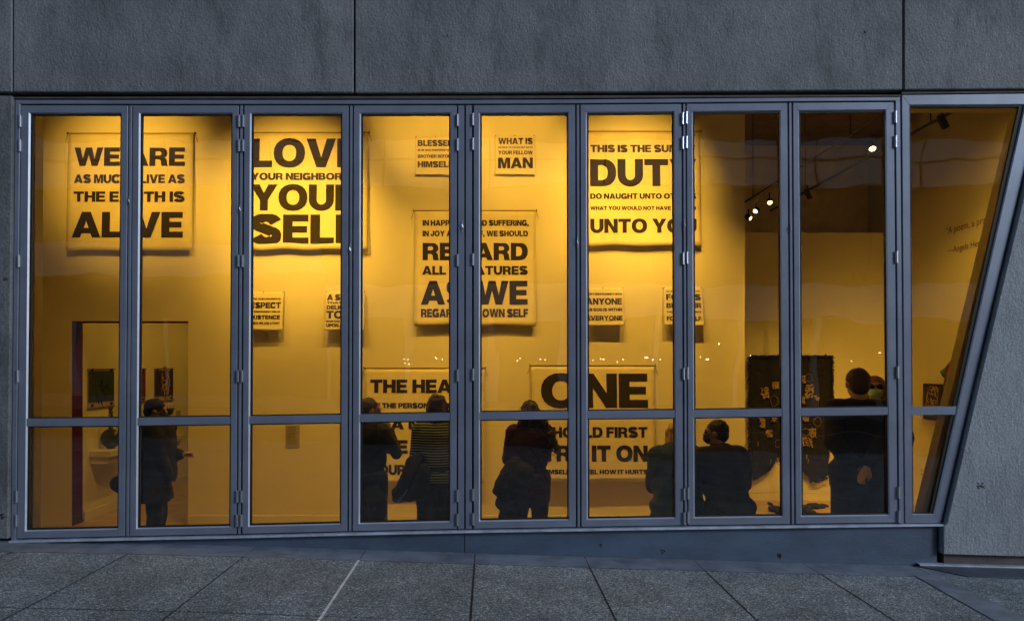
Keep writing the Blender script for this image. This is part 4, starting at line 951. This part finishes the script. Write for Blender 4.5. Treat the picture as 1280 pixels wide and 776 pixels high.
# folded coats
def coat(label, pts, d, m='black_cloth', seed=0):
    root = thing('folded_coat', label, 'coat', P(pts[-1][0], pts[-1][1], d), 'coats carried by visitors'); pr_ = []
    for (a, b) in zip(pts, pts[1:]):
        pr_.append(('c', P(a[0], a[1], d+a[3]), a[2]*d/F, P(b[0], b[1], d+b[3]), b[2]*d/F))
    fuse('coat_cloth', pr_, M[m], root, .013, 3, wrinkle=.014, wscale=9); return root
coat('dark coat draped over the arm of the woman in stripes', [(524, 570, 6, -.02), (517, 580, 10, -.05), (514, 595, 13, -.08), (508, 607, 12, -.07), (500, 617, 9, -.05), (496, 623, 5, -.05), (512, 621, 7, -.04), (527, 612, 11, -.02), (526, 590, 12, -.03)], 6.55)
# visitor 4: curly hair, plum top
X_, Y_ = at(662.5, 6.75)
person('woman with long curly dark hair and plum knit top, arms crossed, in the fifth sash', X_, Y_, ZP, 1.58, math.radians(8), dict(upper='plum', lower=('jeans', 1.06), hem=.70, fat=1.13, uname='knit_top'),
       (.02, .20, 1.16), (-.06, .24, 1.12), eh=((-.8, -.2, -.7), (.6, -.2, -.8)), head=(0, -.02), hair=hair_curly('hair_dark', .075, 1.25, .44, 260), stance=.10, wide=1.02)
coat('dark coat held low at the left side of the woman in plum', [(644, 578, 8, -.02), (634, 590, 9, -.04), (627, 606, 9, -.05), (622, 613, 6, -.05), (632, 617, 8, -.05), (625, 630, 7, -.06), (636, 634, 9, -.06), (628, 645, 6, -.06), (643, 650, 9, -.04), (650, 630, 10, -.03), (648, 605, 12, -.04), (655, 590, 12, -.05), (640, 600, 10, -.04)], 6.62)
# seated visitors on a low bench
sb = thing('bench', 'low dark bench under the two seated visitors', 'bench', (1.95, 6.55-D, ZF)); sx0, sx1 = at(800, 6.6)[0], at(985, 6.6)[0]
Mesh().box(sx0, sx1, 6.40-D, 6.80-D, ZF+.38, ZF+.44).build('seat', M['charcoal'], sb, bevel=.01)
for x in (sx0+.08, sx1-.12):
    for y in (6.42, 6.74): Mesh().box(x, x+.04, y-D, y+.04-D, ZF, ZF+.38).build('leg', M['blackmetal'], sb)
X_, Y_ = at(848, 6.55)
person('seated woman with straight ash blond hair in a loose blue jacket', X_, Y_, ZP, 1.66, math.radians(-6), dict(upper='denim', lower=('jeans', 1.05), hem=.80, fat=1.46),
       (-.12, .36, 1.04), (.12, .36, 1.04), eh=((-.5, -.6, -.9), (.5, -.6, -.9)), lean=.18, seat=.64, head=(.05, -.10), hair=hair_long('hair_blond', .13, .078, .0), wide=1.02)
def x6(root, T, Hd, Rh, R, k, E, C, arms, sh, pel, ch):
    fuse('face_mask', [E(Hd((0, .058, -.052)), (.058, .062, .048), Rh)], M['mask_black'], root, .009, 2)
X_, Y_ = at(912, 6.45)
person('seated man in black with short dark hair, pointing left past the blond woman', X_, Y_, ZP, 1.70, math.radians(14), dict(upper='black_cloth', lower=('black_cloth', 1.1), hem=.80, fat=1.24),
       (-.42, .26, 1.42), (.18, .34, 1.04), eh=((-.2, -.2, -1), (.4, -.5, -.9)), lean=.14, seat=.635, side=-.05, head=(math.radians(48), -.08), hair=hair_short('hair_dark'), extras=x6, wide=1.12)
# visitor 7: big man, hands behind his back
X_, Y_ = at(1073, 6.1)
person('tall man in black seen from behind, hands clasped at his back, in the eighth sash', X_, Y_, ZP, 1.875, math.radians(4), dict(upper='black_cloth', lower=('charcoal', 1.18), hem=.80, fat=1.14),
       (-.10, -.15, 1.01), (-.07, -.235, 1.01), eh=((-1, -.5, -.1), (1, -.5, -.1)), head=(math.radians(-6), -.04), hair=hair_short('hair_brown'), skin='skin_pale', wide=1.14)
# visitor 8: woman facing the street
def x8(root, T, Hd, Rh, R, k, E, C, arms, sh, pel, ch):
    fuse('face_mask', [E(Hd((0, .058, -.050)), (.062, .062, .052), Rh)], M['mask'], root, .008, 2)
    ms = Mesh()
    for sg in (-1, 1):
        ms.ball(T(Hd((sg*.036, .090, .012))), (.034*k, .016*k, .024*k), 12, 8); ms.tube([T(Hd((sg*.06, .085, .018))), T(Hd((sg*.082, 0, .016)))], .004, 5)
    ms.tube([T(Hd((-.02, .102, .016))), T(Hd((.02, .102, .016)))], .005, 5)
    ms.build('sunglasses', M['lensdark'], root, smooth=True)
X_, Y_ = at(1093, 7.15)
person('woman with wavy strawberry hair and pale mask facing the street, behind the tall man', X_, Y_, ZP, 1.80, math.radians(170), dict(upper='black_cloth', lower=('black_cloth', 1.0), hem=.82, fat=1.0),
       (-.24, .10, .95), (.24, .10, .95), head=(math.radians(-14), .02), hair=hair_curly('hair_red', 0, 1.12, .28, 150, 4), skin='skin_pale', extras=x8)

# ------------------------------------------------------------ tapestry
dT = 10.28-.06
tp = thing('tapestry', 'ragged black woven tapestry with gold patches on the far wall', 'tapestry', P(988, 600, dT))
M['yarn'] = mat('black_yarn', (.008, .0075, .007), .85, var=.5, vscale=60, bump=1, bscale=70, bdist=.02); M['gold'] = mat('gold_beads', (.40, .29, .07), .5, .3, var=.45, vscale=70, bump=1, bscale=110, bdist=.01)
nx, nz = 60, 70; ms = Mesh()
def botline(u): return 588+8*math.sin(u*9+.6)+5*noise.noise(Vector((u*9, 0, 3)))*2-(18*math.exp(-((u-.42)/.16)**2))+(6 if u > .75 else 0)
for j in range(nz+1):
    for i in range(nx+1):
        u, v = i/nx, j/nz; px = 937+104*u+(3.6*noise.noise(Vector((i*.2, j*.55, 1))) if i in (0, nx) else 0)-(6*v*v if u > .5 else 0)*u+2*v*(1-u)
        py = 444+(botline(u)-444)*v+(noise.noise(Vector((i*.7, 5, 0)))*2.6 if j == 0 else 0); q = P(px, py, dT)
        ms.V.append((q.x, q.y-.012*noise.noise(Vector((u*6, v*7, 0)))-.016*noise.noise(Vector((u*34, v*38, 2))), q.z))
for j in range(nz):
    for i in range(nx): a = j*(nx+1)+i; ms.F.append((a, a+nx+1, a+nx+2, a+1))
cl = ms.build('woven_field', M['yarn'], tp, smooth=True); sd = cl.modifiers.new('t', 'SOLIDIFY'); sd.thickness = .02
rn = random.Random(3); ms = Mesh()
for k in range(950):
    e = rn.random()
    if e < .28: px, py = 936.5+rn.uniform(-1, 1), rn.uniform(444, 585)
    elif e < .56: px, py = 1041+rn.uniform(-1.5, 1)-3*0, rn.uniform(444, 530)
    elif e < .74: px, py = rn.uniform(938, 1040), 445
    elif e < .92: u = rn.random(); px, py = 938+100*u, botline(u)-1
    else: px, py = rn.uniform(940, 1036), rn.uniform(450, 580)
    q = P(px, py, dT-.02); a0 = rn.uniform(0, 6.3); r = rn.uniform(.006, .016)
    ms.tube([q+Vector((r*math.cos(a0+i*.9), -.006*math.sin(i), r*math.sin(a0+i*.9)-.004*i)) for i in range(6)], .0035, 4)
tag(ms.build('yarn_fringe', M['yarn'], tp), kind='stuff')
def patch(px, py, rx, ry, seed):
    rn = random.Random(seed); ms = Mesh()
    for k in range(int(26+rx*ry*.9)):
        u_, v_ = rn.uniform(-.9, .9), rn.uniform(-.9, .9); q = P(px+rx*u_+v_*seed*.05, py+ry*v_+u_*(seed % 3-1)*.8, dT-.028); ms.ball(q, (.010, .008, .010), 6, 4)
    ms.build('gold_patch', M['gold'], tp)
for i, a in enumerate(((956.5, 491, 5.5, 7.5), (969.5, 482, 4.5, 4.5), (952.5, 528, 4.2, 6.5), (967.5, 523.5, 3.8, 3.5), (961.5, 541.5, 4.3, 5), (1003.5, 473.5, 3.5, 5), (1012, 489, 6, 9), (1004, 500, 3, 5), (1021.5, 497.5, 2.6, 3), (1008.5, 523, 5, 3.5), (1016, 541, 4.5, 6.5), (1008, 552, 8, 6.5), (985, 500, 4, 6), (990, 545, 4, 5))): patch(*a, i)
def ringp(px, py, rx, ry, seed):
    rn = random.Random(seed); ms = Mesh(); pts = [P(px+rx*math.cos(a*.42)*(1+rn.uniform(-.12, .12)), py+ry*math.sin(a*.42)*(1+rn.uniform(-.12, .12)), dT-.03) for a in range(15)]
    ms.tube(pts, .0028, 4, closed=True); ms.build('gold_loop', M['gold'], tp)
for i, a in enumerate(((968, 501, 4.5, 6.5), (1011, 472, 4, 5), (1022, 527, 4.5, 6), (972, 554, 3, 5), (1007, 540, 5, 4.5))): ringp(*a, i)
ms = Mesh()
for (px, py) in ((947, 552), (963, 574), (1008, 568), (1010, 573), (971, 572), (1000, 577)): q = P(px, py, dT-.03); ms.tube([q, q+Vector((.008, 0, -.03)), q+Vector((-.003, 0, -.06))], .006, 5)
ms.build('gold_drops', M['gold'], tp)
hp = thing('fabric_heap', 'black crumpled fabric lying on the floor below the tapestry', 'fabric', P(998, 640, 9.7)); pr_ = []
for (px, py, r) in ((963, 629, 2), (970, 635, 5), (980, 637, 6), (992, 636, 7), (1004, 634, 6), (1016, 632, 4), (1026, 632, 3), (1031, 631, 1.2), (985, 642, 5), (1012, 639, 4), (1024, 643, 3)):
    dd_ = 1.887*F/(py+r*.8-CY); pr_.append(('e', P(px, py, dd_), (r*1.9*dd_/F, .10, r*.62*dd_/F)))
fuse('crumpled_cloth', pr_, M['black_cloth'], hp, .014, 3, wrinkle=.016, wscale=10)
cs = thing('wall_sculpture', 'dark red and green sculpted figure on the side wall, cut off by the slanting frame', 'sculpture', sw(1188, 492)); q = lambda px, py: sw(px, py, .12)
M['redfig'] = mat('dark_red_figure', (.14, .012, .010), .6); M['grnfig'] = mat('green_figure', (.02, .13, .04), .5)
fuse('hood', [('c', q(1196, 447), .035, q(1189, 462), .07), ('c', q(1189, 462), .07, q(1192, 470), .085), ('e', q(1178.5, 464.5), (.03, .04, .025)), ('c', q(1178.5, 464.5), .02, q(1184, 464), .02)], M['redfig'], cs, .012, 2)
fuse('collar', [('e', q(1186, 466), (.09, .065, .075))], M['grnfig'], cs, .012, 2)
fuse('torso', [('c', q(1189, 474), .075, q(1187.5, 486), .075), ('c', q(1187.5, 486), .075, q(1188, 494), .05)], M['redfig'], cs, .012, 2)

# ------------------------------------------------------------ across the street (seen only as reflections in the glass)
M['far_conc'] = mat('far_pale_concrete', (.72, .68, .64), .8, var=.12, vscale=.6); M['far_dark'] = mat('far_dark_glazing', (.02, .022, .026), .3); M['far_wall'] = mat('far_brown_wall', (.06, .05, .045), .8)
YB = -22.0
fb = thing('street_building', 'dark building with two pale concrete bands across the street, mirrored in the glass', 'building', (0, YB, 0))
def vz(y): return EZ+(CY-y)*(D-YB)/F
Mesh().box(-44, 3, YB-10, YB-.4, -1.2, 24).build('main_wall', M['far_wall'], fb)  # height shaped to block sky light from the facade's left side
Mesh().box(3.01, 25.5, YB-10, YB-.41, -1.2, 14).build('shading_wing', M['far_wall'], fb)  # wing's height and end shaped to keep sun off the facade's left
Mesh().box(-34, 34, YB-.4, YB, vz(232), vz(200)).build('concrete_band', M['far_conc'], fb)
Mesh().box(-34, 34, YB-.4, YB+.12, vz(198), vz(176)).build('concrete_band', M['far_conc'], fb)
Mesh().box(-6, 34, YB-.4, YB+.1, vz(398), vz(357)).build('concrete_band', M['far_conc'], fb)
Mesh().box(-34, -5.99, YB-.4, YB+.11, vz(344), vz(306)).build('concrete_band', M['far_conc'], fb)
for i in range(-16, 17):
    Mesh().box(i*2+.0, i*2+1.7, YB-.41, YB-.36, vz(350), vz(240)).build('window', M['far_dark'], fb)
for i in range(-11, 12): Mesh().box(i*3-.12, i*3+.12, YB-.3, YB+.0, -1.0, vz(398)).build('column', M['far_conc'], fb)
for i in range(-8, 9): Mesh().box(i*4.0-.03, i*4.0+.03, YB-.02, YB+.14, vz(232), vz(176)).build('joint_rib', M['far_dark'], fb)
st = thing('string_lights', 'string of tiny warm bulbs across the street, mirrored as dots in the glass', 'string lights', (0, -19, EZ+.2)); pts = []
for (px, py) in ((503, 449), (509, 450), (504, 454.5), (511, 456), (543, 449), (545, 450.5), (559, 451), (644, 449), (648, 446.5), (678, 448), (684, 449), (738, 448), (753, 446), (757, 446.5), (773, 448.5), (783, 446), (806, 445), (811, 447), (823, 447), (833, 446), (843, 447.5), (867, 445), (884, 445), (895, 449), (902, 431), (937, 446), (1048, 448), (1104, 440)):
    d_ = D+19; q = Vector(((px-CX)*d_/F, -19, EZ+(CY-py)*d_/F)); pts.append(q); Mesh().ball(q, .026, 8, 6).build('bulb', M['bulb'], st)
Mesh().tube([(-9, -19, EZ+.25)]+[(p.x, p.y, p.z+.05) for p in sorted(pts, key=lambda v: v.x)]+[(16, -19, EZ+.4)], .006, 4).build('cable', M['blackmetal'], st)

bpy.data.batch_remove(DEAD); bpy.data.scenes.remove(TMP)
